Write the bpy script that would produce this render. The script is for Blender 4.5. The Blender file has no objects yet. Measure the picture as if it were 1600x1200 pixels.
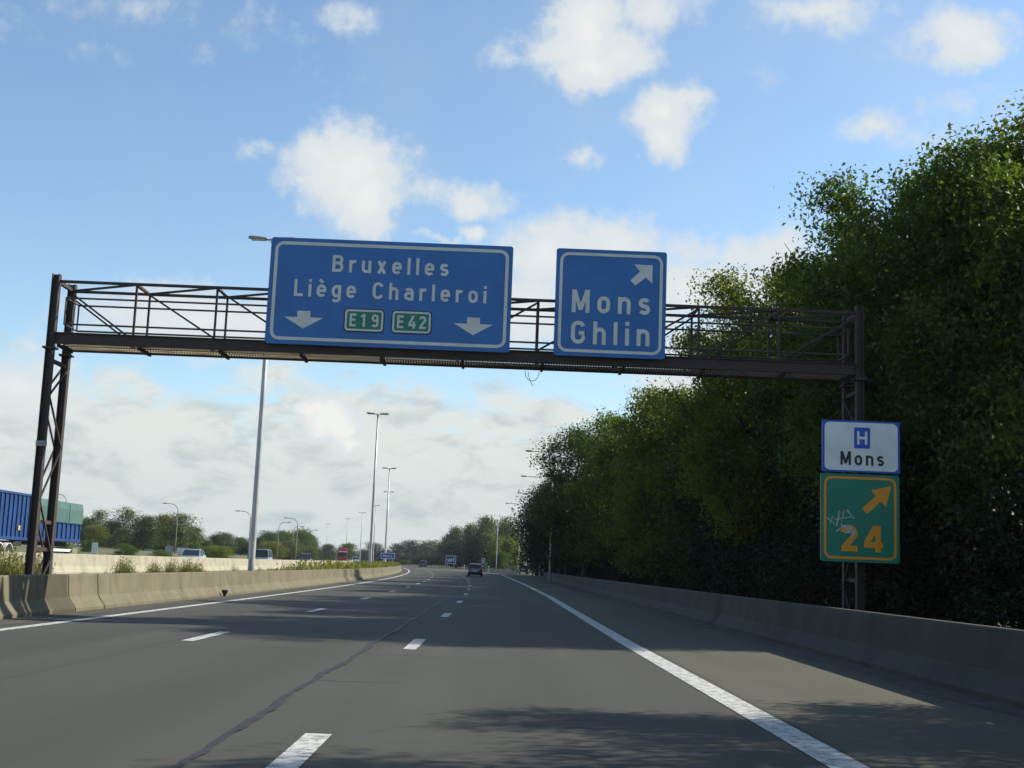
import bpy, math, random
import numpy as np
from mathutils import Vector, Matrix, Euler

R_ = math.radians
SC = bpy.context.scene
COL = SC.collection

# ------------------------------------------------------------------ camera
FPX = 1950.0                       # focal length in pixels of a 1600 px wide frame
CAM_H = 1.30
ROLL, PITCH, YAW = R_(2.2), R_(8.39), R_(-0.35)
cam_d = bpy.data.cameras.new("camera")
cam = bpy.data.objects.new("camera", cam_d)
COL.objects.link(cam)
cam_d.sensor_fit = 'HORIZONTAL'
cam_d.sensor_width = 36.0
cam_d.lens = FPX / 1600 * 36
cam_d.clip_start = 0.1
cam_d.clip_end = 6000
CROT = Matrix.Rotation(YAW, 3, 'Z') @ Matrix.Rotation(R_(90) + PITCH, 3, 'X') @ Matrix.Rotation(ROLL, 3, 'Z')
cam.matrix_world = Matrix.Translation((0, 0, CAM_H)) @ CROT.to_4x4()
SC.camera = cam


def ray(px, py):
    return CROT @ Vector(((px - 800) / FPX, -(py - 600) / FPX, -1.0))


def at(px, py, D):
    """point of the line of sight through a photo pixel at distance D down the road"""
    d = ray(px, py)
    return Vector((0, 0, CAM_H)) + d * (D / d.y)


# ------------------------------------------------------------------ sun and sky
SUN_AZ = R_(18)                    # from +X towards +Y
SUN_EL = R_(35)
sun_dir = Vector((math.cos(SUN_EL) * math.cos(SUN_AZ), math.cos(SUN_EL) * math.sin(SUN_AZ), math.sin(SUN_EL)))
sd = bpy.data.lights.new("sun", 'SUN')
sd.energy = 4.6
sd.angle = R_(0.5)
sd.color = (1.0, 0.93, 0.80)
so = bpy.data.objects.new("sun", sd)
COL.objects.link(so)
so.rotation_euler = sun_dir.to_track_quat('Z', 'Y').to_euler()

SC.view_settings.view_transform = 'Standard'
SC.view_settings.look = 'None'
SC.view_settings.gamma = 1.0
SC.view_settings.exposure = 0.68
SKY_STRENGTH = 0.10

world = bpy.data.worlds.new("World")
SC.world = world
world.use_nodes = True


class NT:
    """small node-tree helper"""
    def __init__(s, tree):
        s.t = tree
        s.n = tree.nodes
        s.l = tree.links

    def node(s, typ, **kw):
        n = s.n.new(typ)
        for k, v in kw.items():
            setattr(n, k, v)
        return n

    def put(s, sock, v):
        if isinstance(v, bpy.types.NodeSocket):
            s.l.new(v, sock)
        elif v is not None:
            try:
                sock.default_value = v
            except Exception:
                sock.default_value = (*v, 1.0)

    def math(s, op, a, b=None, c=None, clamp=False):
        n = s.node('ShaderNodeMath', operation=op, use_clamp=clamp)
        s.put(n.inputs[0], a)
        if b is not None:
            s.put(n.inputs[1], b)
        if c is not None:
            s.put(n.inputs[2], c)
        return n.outputs[0]

    def vec(s, op, a, b=None):
        n = s.node('ShaderNodeVectorMath', operation=op)
        s.put(n.inputs[0], a)
        if b is not None:
            s.put(n.inputs[1], b)
        return n.outputs['Value'] if op in ('LENGTH', 'DOT_PRODUCT') else n.outputs['Vector']

    def noise(s, vec, scale, detail=4, rough=0.55, dist=0.0, out='Fac'):
        n = s.node('ShaderNodeTexNoise')
        s.put(n.inputs['Vector'], vec)
        n.inputs['Scale'].default_value = scale
        n.inputs['Detail'].default_value = detail
        n.inputs['Roughness'].default_value = rough
        n.inputs['Distortion'].default_value = dist
        return n.outputs[out]

    def step(s, v, lo, hi, to0=0.0, to1=1.0):
        n = s.node('ShaderNodeMapRange', interpolation_type='SMOOTHSTEP')
        s.put(n.inputs['Value'], v)
        n.inputs['From Min'].default_value = lo
        n.inputs['From Max'].default_value = hi
        n.inputs['To Min'].default_value = to0
        n.inputs['To Max'].default_value = to1
        return n.outputs['Result']

    def mix(s, fac, a, b, blend='MIX'):
        n = s.node('ShaderNodeMix', data_type='RGBA', blend_type=blend)
        s.put(n.inputs[0], fac)
        for sock, v in ((n.inputs[6], a), (n.inputs[7], b)):
            if isinstance(v, bpy.types.NodeSocket):
                s.l.new(v, sock)
            else:
                sock.default_value = (v[0], v[1], v[2], 1.0)
        return n.outputs[2]


def azel(px, py):
    d = ray(px, py).normalized()
    return math.atan2(d.x, d.y), math.asin(d.z)


def build_sky():
    w = NT(world.node_tree)
    w.n.clear()
    out = w.node('ShaderNodeOutputWorld')
    bg = w.node('ShaderNodeBackground')
    bg.inputs['Strength'].default_value = SKY_STRENGTH
    w.l.new(bg.outputs[0], out.inputs[0])
    sky = w.node('ShaderNodeTexSky', sky_type='NISHITA')
    sky.sun_disc = False
    sky.sun_elevation = SUN_EL
    sky.sun_rotation = R_(90) - SUN_AZ
    sky.altitude = 50
    sky.air_density = 1.0
    sky.dust_density = 0.6
    sky.ozone_density = 2.2
    tc = w.node('ShaderNodeTexCoord')
    d = tc.outputs['Generated']
    sep = w.node('ShaderNodeSeparateXYZ')
    w.l.new(d, sep.inputs[0])
    az = w.math('ARCTAN2', sep.outputs[0], sep.outputs[1])
    el = w.math('ARCSINE', sep.outputs[2])
    comb = w.node('ShaderNodeCombineXYZ')
    w.l.new(az, comb.inputs[0])
    w.l.new(el, comb.inputs[1])
    p = comb.outputs[0]
    # edges of the clouds wander with two octaves of noise
    wob = w.noise(d, 26, 3, 0.6, out='Color')
    wob = w.vec('MULTIPLY', w.vec('SUBTRACT', wob, (0.5, 0.5, 0.5)), (0.035, 0.028, 0))
    wob2 = w.noise(d, 90, 3, 0.6, out='Color')
    wob2 = w.vec('MULTIPLY', w.vec('SUBTRACT', wob2, (0.5, 0.5, 0.5)), (0.012, 0.010, 0))
    p = w.vec('ADD', w.vec('ADD', p, wob), wob2)
    # cumulus puffs: centre (direction through a place in the picture), half sizes in pixels, strength
    puffs = [
        (545, 262, 84, 58, 1.0), (580, 300, 50, 60, 1.0), (510, 238, 50, 34, .75), (475, 282, 44, 28, .5), (585, 340, 34, 34, .6),
        (735, 312, 66, 26, .62), (660, 300, 60, 24, .4), (740, 360, 22, 16, .7), (680, 372, 40, 8, .5),
        (915, 55, 60, 62, 1.0), (925, 105, 60, 32, .85), (870, 75, 60, 40, .8), (800, 90, 50, 26, .38), (960, 85, 60, 40, .7), (1000, 15, 110, 34, .4),
        (1040, 180, 55, 34, .85), (1035, 220, 36, 34, .8), (1075, 155, 34, 18, .6), (1000, 185, 30, 24, .5),
        (910, 238, 28, 20, .45), (555, 25, 46, 32, .5), (1270, 12, 90, 34, .55),
        (1510, 55, 60, 38, .8), (1535, 75, 40, 26, .7), (1450, 60, 60, 24, .35),
        (1370, 200, 80, 26, .42), (1440, 215, 90, 30, .35), (1500, 160, 80, 24, .28),
        (860, 400, 90, 62, .8), (960, 380, 70, 40, .75), (830, 480, 80, 60, .8), (1000, 500, 90, 60, .6),
        (1160, 400, 130, 40, .55), (1110, 450, 110, 45, .8), (1080, 400, 80, 26, .4), (1120, 560, 130, 70, .7),
        (310, 500, 150, 48, .78), (250, 470, 80, 24, .5), (395, 235, 34, 16, .3), (640, 236, 20, 10, .3), (170, 80, 60, 16, .16),
        (518, 655, 36, 24, 1.7), (490, 640, 20, 12, 1.4), (537, 670, 22, 26, 1.6), (545, 697, 17, 14, 1.4),
        (30, 600, 100, 50, .7), (60, 540, 60, 24, .4), (1180, 120, 80, 26, .18), (250, 20, 200, 50, .12), (1450, 330, 200, 60, .2),
    ]
    F = None
    for cx, cy, rx, ry, s in puffs:
        a, e = azel(cx, cy)
        v = w.vec('MULTIPLY', w.vec('SUBTRACT', p, (a, e, 0)), (FPX / rx * .86, FPX / ry * .86, 0))
        ln = w.vec('LENGTH', v)
        f = w.math('MULTIPLY_ADD', ln, -s * .8, s * 1.1)
        F = f if F is None else w.math('SMOOTH_MAX', F, f, 0.12)
    n1 = w.noise(d, 17, 8, 0.62)
    n2 = w.noise(d, 55, 6, 0.6)
    F = w.math('ADD', F, w.math('MULTIPLY_ADD', n1, 0.80, -0.40))
    F = w.math('ADD', F, w.math('MULTIPLY_ADD', n2, 0.5, -0.25))
    dens = w.step(F, 0.06, 0.52)
    # low bank of stratocumulus, thicker towards the horizon, streaked sideways
    sc = w.node('ShaderNodeCombineXYZ')
    w.l.new(w.math('MULTIPLY', az, 0.75), sc.inputs[0])
    w.l.new(w.math('MULTIPLY', el, 1.7), sc.inputs[1])
    sv = sc.outputs[0]
    low = w.noise(sv, 13, 7, 0.56, 0.3)
    lowm = w.math('ADD', low, w.step(el, R_(13.5), R_(1.0), -0.30, 0.30))
    bank = w.step(lowm, 0.40, 0.56)
    bank = w.math('MULTIPLY', bank, w.step(el, R_(12.0), R_(8.0)))
    shade = w.step(w.noise(sv, 21, 8, 0.6, 0.3), 0.33, 0.55)
    bankc = w.mix(shade, (3.5, 3.95, 4.05), (4.75, 5.05, 4.85))
    bankc = w.mix(w.step(el, R_(7), R_(0.2)), bankc, w.mix(shade, (3.25, 3.75, 3.85), (4.2, 4.6, 4.5)))
    # thin veil everywhere
    veil = w.step(w.noise(d, 5, 6, 0.6, 0.4), 0.42, 0.75, 0.0, 0.22)
    sky_c = w.mix(1.0, sky.outputs[0], (1.12, 1.19, 1.17), 'MULTIPLY')
    c = w.mix(veil, sky_c, (3.6, 4.0, 4.3))
    c = w.mix(bank, c, bankc)
    puffc = w.mix(w.step(F, 0.3, 1.25), (4.55, 4.9, 5.05), (5.6, 5.65, 5.4))
    c = w.mix(w.math('MULTIPLY', dens, 0.94), c, puffc)
    w.l.new(c, bg.inputs['Color'])


build_sky()


# ------------------------------------------------------------------ road geometry
def off(D):
    return -(max(0.0, D - 38.0) ** 2) / 4400.0 if D < 700 else -99.6 - (D - 700) * .30


def zr(D):
    if D <= 0:
        return 0.0
    if D < 400:
        return 6.7e-6 * D * D
    return 1.072 + 0.00536 * (min(D, 1200) - 400)


GU = [(-700, 3.0), (-75, 2.1), (-48, 1.45), (-38, 1.1), (-33.5, .37), (-32.6, .33), (-18.9, .30), (-18.2, .27), (-11, .03), (-9.75, -.03), (700, -.03)]


def gz(u):
    for (a, za), (b, zb) in zip(GU, GU[1:]):
        if a <= u <= b:
            return za + (zb - za) * (u - a) / (b - a)
    return 0.0


def ground_z(X, D):
    return zr(D) + gz(X - off(D))


DS = list(range(-40, 60, 4)) + list(range(60, 200, 5)) + list(range(200, 420, 10)) + list(range(420, 700, 20)) + list(range(700, 1501, 100))


# ------------------------------------------------------------------ object helpers
def tag(o, label=None, cat=None, group=None, kind=None):
    if label:
        o['label'] = label
    if cat:
        o['category'] = cat
    if group:
        o['group'] = group
    if kind:
        o['kind'] = kind
    return o


def link(o, parent=None):
    COL.objects.link(o)
    if parent is not None:
        o.parent = parent
    return o


def empty(name, loc=(0, 0, 0), rz=0.0, label=None, cat=None, group=None):
    o = bpy.data.objects.new(name, None)
    o.empty_display_size = 0.3
    COL.objects.link(o)
    o.location = loc
    o.rotation_euler = (0, 0, rz)
    return tag(o, label, cat, group)


def kids(o):
    return list(o.children)


def copy_tree(o, parent=None):
    c = o.copy()
    COL.objects.link(c)
    c.parent = parent
    for ch in kids(o):
        copy_tree(ch, c)
    return c


class MB:
    def __init__(s):
        s.v = []
        s.f = []

    def add(s, vs, fs):
        b = len(s.v)
        s.v += [tuple(v) for v in vs]
        s.f += [tuple(b + i for i in f) for f in fs]
        return s

    def box(s, c, size, rot=None):
        x, y, z = (k / 2 for k in size)
        vs = [Vector((sx * x, sy * y, sz * z)) for sz in (-1, 1) for sy in (-1, 1) for sx in (-1, 1)]
        if rot is not None:
            vs = [rot @ v for v in vs]
        vs = [v + Vector(c) for v in vs]
        return s.add(vs, [(0, 2, 3, 1), (4, 5, 7, 6), (0, 1, 5, 4), (2, 6, 7, 3), (0, 4, 6, 2), (1, 3, 7, 5)])

    def bar(s, p, q, w, h=None):
        p, q = Vector(p), Vector(q)
        d = q - p
        rot = d.to_track_quat('Y', 'Z').to_matrix()
        return s.box((p + q) / 2, (w, d.length, h or w), rot)

    def tube(s, pts, radii, n=8, cap=True):
        pts = [Vector(p) for p in pts]
        if not isinstance(radii, (list, tuple)):
            radii = [radii] * len(pts)
        rings = []
        for i, p in enumerate(pts):
            t = (pts[min(i + 1, len(pts) - 1)] - pts[max(i - 1, 0)]).normalized()
            a = Vector((0, 0, 1)) if abs(t.z) < .9 else Vector((1, 0, 0))
            u = t.cross(a).normalized()
            v = t.cross(u)
            rings.append([p + radii[i] * (math.cos(2 * math.pi * k / n) * u + math.sin(2 * math.pi * k / n) * v) for k in range(n)])
        vs = [v for r in rings for v in r]
        fs = []
        for i in range(len(rings) - 1):
            for k in range(n):
                fs.append((i * n + k, i * n + (k + 1) % n, (i + 1) * n + (k + 1) % n, (i + 1) * n + k))
        if cap:
            fs.append(tuple(range(n - 1, -1, -1)))
            fs.append(tuple((len(rings) - 1) * n + k for k in range(n)))
        return s.add(vs, fs)

    def prism(s, outline, axis_pt, eu, ev, en, depth):
        """polygon outline (u, v) extruded by depth along en, its front at axis_pt"""
        P0, eu, ev, en = Vector(axis_pt), Vector(eu), Vector(ev), Vector(en)
        n = len(outline)
        a = [P0 + eu * u + ev * v for u, v in outline]
        b = [q + en * depth for q in a]
        fs = [tuple(range(n)), tuple(range(2 * n - 1, n - 1, -1))]
        for i in range(n):
            j = (i + 1) % n
            fs.append((i, i + n, j + n, j))
        return s.add(a + b, fs)

    def loft(s, sections, closed=True, caps=True):
        n = len(sections[0])
        vs = [v for sec in sections for v in sec]
        fs = []
        m = n if closed else n - 1
        for i in range(len(sections) - 1):
            for k in range(m):
                fs.append((i * n + k, i * n + (k + 1) % n, (i + 1) * n + (k + 1) % n, (i + 1) * n + k))
        if closed and caps:
            fs.append(tuple(range(n - 1, -1, -1)))
            fs.append(tuple((len(sections) - 1) * n + k for k in range(n)))
        return s.add(vs, fs)

    def mesh(s, name, m, smooth=False):
        me = bpy.data.meshes.new(name)
        me.from_pydata(s.v, [], s.f)
        if m:
            me.materials.append(m)
        if smooth:
            me.polygons.foreach_set('use_smooth', [True] * len(me.polygons))
        me.update()
        return me

    def build(s, name, m, parent=None, smooth=False, loc=None):
        o = bpy.data.objects.new(name, s.mesh(name, m, smooth))
        link(o, parent)
        if loc is not None:
            o.location = loc
        return o


def bevel(o, w=.01, seg=2):
    m = o.modifiers.new('bevel', 'BEVEL')
    m.width = w
    m.segments = seg
    m.limit_method = 'ANGLE'
    return o


# ------------------------------------------------------------------ materials
def mat(name, col, rough=.6, metal=0.0, var=0.0, vscale=3.0, col2=None, fine=0.0, fscale=60.0, bump=0.0, bscale=40.0, spec=.5, coat=0.0):
    m = bpy.data.materials.new(name)
    m.use_nodes = True
    t = NT(m.node_tree)
    b = t.n['Principled BSDF']
    b.inputs['Roughness'].default_value = rough
    b.inputs['Metallic'].default_value = metal
    b.inputs['Specular IOR Level'].default_value = spec
    b.inputs['Coat Weight'].default_value = coat
    pos = t.node('ShaderNodeNewGeometry').outputs['Position']
    c2 = col2 or tuple(k * (1 - var) for k in col)
    n = t.noise(pos, vscale, 6, .6)
    c = t.mix(t.step(n, .35, .65), col, c2)
    if fine:
        f = t.noise(pos, fscale, 3, .7)
        c = t.mix(t.step(f, .3, .7, 0, fine), c, tuple(k * .35 for k in col))
    t.l.new(c, b.inputs['Base Color'])
    if bump:
        bn = t.node('ShaderNodeBump')
        bn.inputs['Strength'].default_value = bump
        bn.inputs['Distance'].default_value = .02
        t.l.new(t.noise(pos, bscale, 4, .6), bn.inputs['Height'])
        t.l.new(bn.outputs[0], b.inputs['Normal'])
    return m


def asphalt(name, base, lanes):
    m = bpy.data.materials.new(name)
    m.use_nodes = True
    t = NT(m.node_tree)
    b = t.n['Principled BSDF']
    b.inputs['Specular IOR Level'].default_value = .3
    pos = t.node('ShaderNodeNewGeometry').outputs['Position']
    sep = t.node('ShaderNodeSeparateXYZ')
    t.l.new(pos, sep.inputs[0])
    # long streaks along the driving direction plus aggregate grain
    st = t.node('ShaderNodeCombineXYZ')
    t.l.new(sep.outputs[0], st.inputs[0])
    t.l.new(t.math('MULTIPLY', sep.outputs[1], .03), st.inputs[1])
    streak = t.noise(st.outputs[0], 1.1, 5, .6)
    patch = t.noise(pos, .22, 5, .6)
    grain = t.noise(pos, 120, 2, .8)
    c = t.mix(t.step(streak, .3, .7), tuple(k * .84 for k in base), tuple(k * 1.12 for k in base))
    c = t.mix(t.step(patch, .35, .7, 0, .55), c, tuple(k * v for k, v in zip(base, (.80, .82, .86))))
    c = t.mix(t.step(grain, .35, .65, 0, .38), c, tuple(k * .45 for k in base))
    spk = t.noise(pos, 70, 2, .5)
    c = t.mix(t.step(spk, .66, .74, 0, .5), c, tuple(k * 2.2 for k in base))
    if lanes:
        # oil-darkened strip in the middle of each lane
        tot = None
        for u in lanes:
            dd = t.math('ABSOLUTE', t.math('SUBTRACT', sep.outputs[0], u))
            k = t.step(dd, .75, .1)
            tot = k if tot is None else t.math('MAXIMUM', tot, k)
        tot = t.math('MULTIPLY', tot, t.step(streak, .2, .75, .12, .40))
        c = t.mix(tot, c, tuple(k * .6 for k in base))
        # the little-used shoulder is paler; paving lanes meet in thin dark joints
        c = t.mix(t.step(sep.outputs[0], 2.5, 2.75), c, t.mix(1.0, c, (1.34, 1.30, 1.16), 'MULTIPLY'))
        for u in (2.72, -4.9):
            dd = t.math('ABSOLUTE', t.math('SUBTRACT', t.math('ADD', sep.outputs[0], t.math('MULTIPLY', grain, .02)), u))
            c = t.mix(t.step(dd, .028, .012, 0, .55), c, tuple(k * .4 for k in base))
        stn = t.noise(pos, .9, 7, .7, .6)
        c = t.mix(t.step(stn, .60, .72, 0, .35), c, tuple(k * .55 for k in base))
    t.l.new(c, b.inputs['Base Color'])
    b.inputs['Roughness'].default_value = .82
    bn = t.node('ShaderNodeBump')
    bn.inputs['Strength'].default_value = .35
    bn.inputs['Distance'].default_value = .01
    t.l.new(t.noise(pos, 160, 2, .7), bn.inputs['Height'])
    t.l.new(bn.outputs[0], b.inputs['Normal'])
    return m


def barrier_mat(name, base, dark, streaks=.6):
    m = bpy.data.materials.new(name)
    m.use_nodes = True
    t = NT(m.node_tree)
    b = t.n['Principled BSDF']
    b.inputs['Roughness'].default_value = .88
    b.inputs['Specular IOR Level'].default_value = .25
    pos = t.node('ShaderNodeNewGeometry').outputs['Position']
    sep = t.node('ShaderNodeSeparateXYZ')
    t.l.new(pos, sep.inputs[0])
    v = t.node('ShaderNodeCombineXYZ')
    t.l.new(sep.outputs[1], v.inputs[1])
    t.l.new(t.math('MULTIPLY', sep.outputs[2], .18), v.inputs[2])
    run = t.noise(v.outputs[0], 3.2, 6, .65)       # run-off streaks down the face
    blot = t.noise(pos, 1.3, 6, .62)
    grain = t.noise(pos, 45, 3, .7)
    c = t.mix(t.step(blot, .34, .68), base, tuple(k * .72 for k in base))
    c = t.mix(t.step(run, .5, .74, 0, streaks), c, dark)
    c = t.mix(t.step(grain, .4, .7, 0, .3), c, dark)
    at_ = t.node('ShaderNodeAttribute', attribute_name='stain_shade')
    c = t.mix(t.math('MULTIPLY', at_.outputs['Fac'], .85), c, tuple(k * .28 for k in dark))
    t.l.new(c, b.inputs['Base Color'])
    bn = t.node('ShaderNodeBump')
    bn.inputs['Strength'].default_value = .4
    bn.inputs['Distance'].default_value = .015
    t.l.new(t.noise(pos, 30, 5, .65), bn.inputs['Height'])
    t.l.new(bn.outputs[0], b.inputs['Normal'])
    return m


def leaf_mat(name, c1, c2, trans=.30, clump=.9, tint=(1.25, 1.35, .45)):
    m = bpy.data.materials.new(name)
    m.use_nodes = True
    t = NT(m.node_tree)
    t.n.remove(t.n['Principled BSDF'])
    geo = t.node('ShaderNodeNewGeometry')
    rnd = geo.outputs['Random Per Island']
    cl = t.noise(geo.outputs['Position'], clump, 3, .6)
    k = t.math('ADD', t.math('MULTIPLY', rnd, .55), t.math('MULTIPLY', t.step(cl, .3, .7), .45))
    c = t.mix(k, c1, c2)
    pb = t.node('ShaderNodeBsdfPrincipled')
    t.l.new(c, pb.inputs['Base Color'])
    pb.inputs['Roughness'].default_value = .55
    pb.inputs['Specular IOR Level'].default_value = .2
    tr = t.node('ShaderNodeBsdfTranslucent')
    t.l.new(t.mix(1.0, c, tint, 'MULTIPLY'), tr.inputs['Color'])
    mx = t.node('ShaderNodeMixShader')
    mx.inputs[0].default_value = trans
    t.l.new(pb.outputs[0], mx.inputs[1])
    t.l.new(tr.outputs[0], mx.inputs[2])
    t.l.new(mx.outputs[0], t.n['Material Output'].inputs[0])
    return m


def paint_mat(name, col, wear=.75):
    """white road paint with worn, cracked patches"""
    m = bpy.data.materials.new(name)
    m.use_nodes = True
    t = NT(m.node_tree)
    b = t.n['Principled BSDF']
    b.inputs['Roughness'].default_value = .7
    pos = t.node('ShaderNodeNewGeometry').outputs['Position']
    a = t.noise(pos, 9, 6, .7, .4)
    g = t.noise(pos, 60, 3, .7)
    c = t.mix(t.step(a, .35, .7), col, tuple(k * .82 for k in col))
    c = t.mix(t.step(t.math('ADD', a, t.math('MULTIPLY', g, .45)), .70, .84, 0, wear), c, (.12, .12, .11))
    t.l.new(c, b.inputs['Base Color'])
    return m


M = {}
M['asphalt'] = asphalt('asphalt', (.067, .067, .053), (-6.3, -3.0, .55))
M['asphalt_far'] = asphalt('asphalt_far', (.10, .095, .085), ())
M['paint'] = paint_mat('road_paint', (.52, .52, .48))
M['seal'] = mat('bitumen_seal', (.022, .023, .025), .7, var=.3, vscale=6)
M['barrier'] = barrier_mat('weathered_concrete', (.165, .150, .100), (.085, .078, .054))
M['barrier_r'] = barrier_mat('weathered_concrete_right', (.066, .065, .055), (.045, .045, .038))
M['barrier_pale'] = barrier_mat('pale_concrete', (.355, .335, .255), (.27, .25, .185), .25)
M['soil'] = mat('median_soil', (.20, .165, .11), .95, col2=(.12, .10, .06), vscale=2.2, fine=.5, fscale=30, bump=.5, bscale=12)
M['grit'] = mat('road_grit', (.085, .080, .062), .95, col2=(.045, .043, .034), vscale=2.5, fine=.6, fscale=40, bump=.4, bscale=30)
M['grass'] = mat('verge_grass', (.085, .10, .035), .95, col2=(.15, .14, .06), vscale=.8, fine=.5, fscale=14, bump=.6, bscale=8)
M['earth'] = mat('ground_earth', (.055, .065, .028), .95, col2=(.09, .085, .045), vscale=.35, fine=.4, fscale=9)
M['rust'] = mat('dark_rusty_steel', (.034, .026, .021), .7, col2=(.055, .034, .026), vscale=5, fine=.4, fscale=50, bump=.15)
M['rust_rail'] = mat('dark_steel_rail', (.040, .034, .033), .55, col2=(.065, .045, .038), vscale=6)
M['grating'] = mat('galvanised_grating', (.30, .26, .17), .6, col2=(.22, .17, .10), vscale=4)
M['sign_blue'] = mat('sign_blue', (.018, .140, .40), .42, var=.16, vscale=1.6)
M['sign_bluebright'] = mat('sign_blue_bright', (.015, .085, .46), .45, var=.1)
M['sign_white'] = mat('sign_white', (.64, .64, .58), .5, var=.12, vscale=3)
M['sign_whiteboard'] = mat('sign_white_board', (.76, .77, .74), .5, var=.12, vscale=2)
M['sign_green'] = mat('sign_green', (.006, .19, .115), .45, var=.12)
M['sign_orange'] = mat('sign_orange', (.78, .30, .012), .5, var=.12)
M['sign_black'] = mat('sign_black', (.012, .014, .018), .5)
M['alu'] = mat('aluminium_back', (.32, .33, .34), .5, .5, var=.2)
M['galv'] = mat('galvanised_pole', (.46, .47, .47), .5, .3, var=.2, vscale=1.2)
M['galv_dark'] = mat('painted_pole', (.20, .19, .14), .6, var=.2)
M['lamp_grey'] = mat('lamp_housing', (.30, .30, .29), .5, var=.2)
M['lamp_glass'] = mat('lamp_glass', (.55, .55, .50), .15)
M['graffiti'] = mat('graffiti_spray', (.50, .52, .50), .6, col2=(.22, .34, .30), vscale=14)
M['glass'] = mat('vehicle_glass', (.016, .020, .024), .08, spec=.6)
M['tyre'] = mat('tyre_rubber', (.014, .014, .014), .85)
M['rim'] = mat('wheel_rim', (.42, .42, .42), .35, .7)
M['black_plastic'] = mat('black_plastic', (.018, .018, .018), .6)
M['redlamp'] = mat('red_lamp', (.16, .008, .008), .25)
M['clearlamp'] = mat('clear_lamp', (.75, .76, .78), .12)
M['plate'] = mat('number_plate', (.75, .74, .70), .5)
M['p_silver'] = mat('silver_paint', (.28, .35, .41), .32, .35, coat=.6)
M['p_grey'] = mat('grey_paint', (.10, .11, .12), .3, .3, coat=.6)
M['p_dark'] = mat('dark_paint', (.030, .033, .038), .3, .2, coat=.6)
M['p_blue'] = mat('dark_blue_paint', (.022, .04, .075), .3, .2, coat=.6)
M['p_bluegrey'] = mat('blue_grey_paint', (.16, .22, .27), .3, .3, coat=.6)
M['p_red'] = mat('red_paint', (.42, .022, .02), .4, coat=.3)
M['p_white'] = mat('white_paint', (.72, .72, .70), .45)
M['container_blue'] = mat('container_blue', (.010, .055, .19), .5, col2=(.008, .04, .135), vscale=1.5)
M['tarp'] = mat('green_tarpaulin', (.050, .128, .100), .7, col2=(.04, .10, .085), vscale=.8)
M['yellow'] = mat('yellow_label', (.80, .45, .05), .5)
M['bark'] = mat('bark', (.075, .06, .045), .9, col2=(.04, .035, .028), vscale=7, bump=.5, bscale=18)
M['red'] = mat('red_reflective', (.45, .02, .02), .5)
M['cabinet'] = mat('cabinet_grey', (.16, .18, .13), .6, var=.2)
M['leaf_a'] = leaf_mat('leaves_deep_green', (.022, .048, .012), (.062, .105, .022))
M['leaf_b'] = leaf_mat('leaves_mid_green', (.036, .074, .014), (.120, .175, .034), .40)
M['leaf_c'] = leaf_mat('leaves_yellow_green', (.060, .092, .016), (.20, .215, .040), .42)
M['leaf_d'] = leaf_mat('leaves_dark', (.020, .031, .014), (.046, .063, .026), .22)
M['leaf_e'] = leaf_mat('leaves_olive', (.062, .085, .026), (.135, .155, .052))
M['leaf_f'] = leaf_mat('leaves_grey_green', (.045, .072, .032), (.095, .130, .056))
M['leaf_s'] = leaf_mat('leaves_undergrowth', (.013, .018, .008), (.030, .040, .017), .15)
M['weed'] = leaf_mat('weed_green', (.11, .125, .035), (.24, .235, .09), .35)
M['weed_dry'] = leaf_mat('weed_dry', (.20, .17, .10), (.33, .28, .17), .3)
M['weed_band'] = leaf_mat('weed_band_green', (.10, .13, .025), (.24, .22, .05), .35)


# ------------------------------------------------------------------ the ground, the roads and their markings
def sheet(name, m, cols, Ds, zoff=0.0, kind='structure'):
    """cols(D) -> list of (X, z) across, the same number at every D"""
    mb = MB()
    rows = []
    for D in Ds:
        rows.append([Vector((x, D, z + zoff)) for x, z in cols(D)])
    mb.loft(rows, closed=False)
    o = mb.build(name, m)
    for p in o.data.polygons:
        p.use_smooth = True
    if o.data.polygons[0].normal.z < 0:
        o.data.flip_normals()
    return tag(o, kind=kind)


sheet('ground', M['earth'], lambda D: [(u + off(D), gz(u) + zr(D) - .02) for u, _ in GU], DS)
sheet('median_ground', M['soil'], lambda D: [(u + off(D), gz(u) + zr(D)) for u in (-18.9, -18.2, -14.5, -11, -9.7)], DS, .012)
sheet('grass_verge', M['grass'], lambda D: [(u + off(D), gz(u) + zr(D)) for u in (-62, -48, -38, -33.5, -32.7)], DS, .012)


def road_right(D):
    return 5.8 if D < 205 else 5.8 + (D - 205) * .012


D1 = [d for d in DS if d <= 215]
sheet('motorway', M['asphalt'], lambda D: [(x, zr(D)) for x in np.linspace(-9.15 + off(D), road_right(D), 9)], D1, 0.0)
D2 = [215] + [d for d in DS if d > 215]
sheet('motorway_ahead', M['asphalt'], lambda D: [(u + off(D), zr(D)) for u in (-9.15, -6, -2, 3.4)], D2, 0.0)


def ramp_c(D):
    return 3.9 + max(0, D - 215) * .016 + max(0, D - 260) ** 2 / 2600


D3 = [d for d in DS if 215 <= d <= 400]
D3 = [215] + [d for d in D3 if d > 215]
sheet('exit_ramp_road', M['asphalt'], lambda D: [(ramp_c(D) - 2.4, zr(D)), (ramp_c(D) + 2.3, zr(D))], D3, 0.0)
sheet('opposite_carriageway', M['asphalt_far'], lambda D: [(u + off(D), zr(D) + .35) for u in (-32.4, -26, -19.0)], DS, .004)

mk = MB()


def stripe(line, Ds, w, z=.006):
    rows = []
    for D in Ds:
        x = line(D)
        rows.append([Vector((x - w / 2, D, zr(D) + z)), Vector((x + w / 2, D, zr(D) + z))])
    mk.loft(rows, closed=False)


def lin(tab):
    def f(D):
        for (a, x), (b, y) in zip(tab, tab[1:]):
            if D <= b:
                return x + (y - x) * (D - a) / (b - a)
        return tab[-1][1]
    return f


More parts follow.
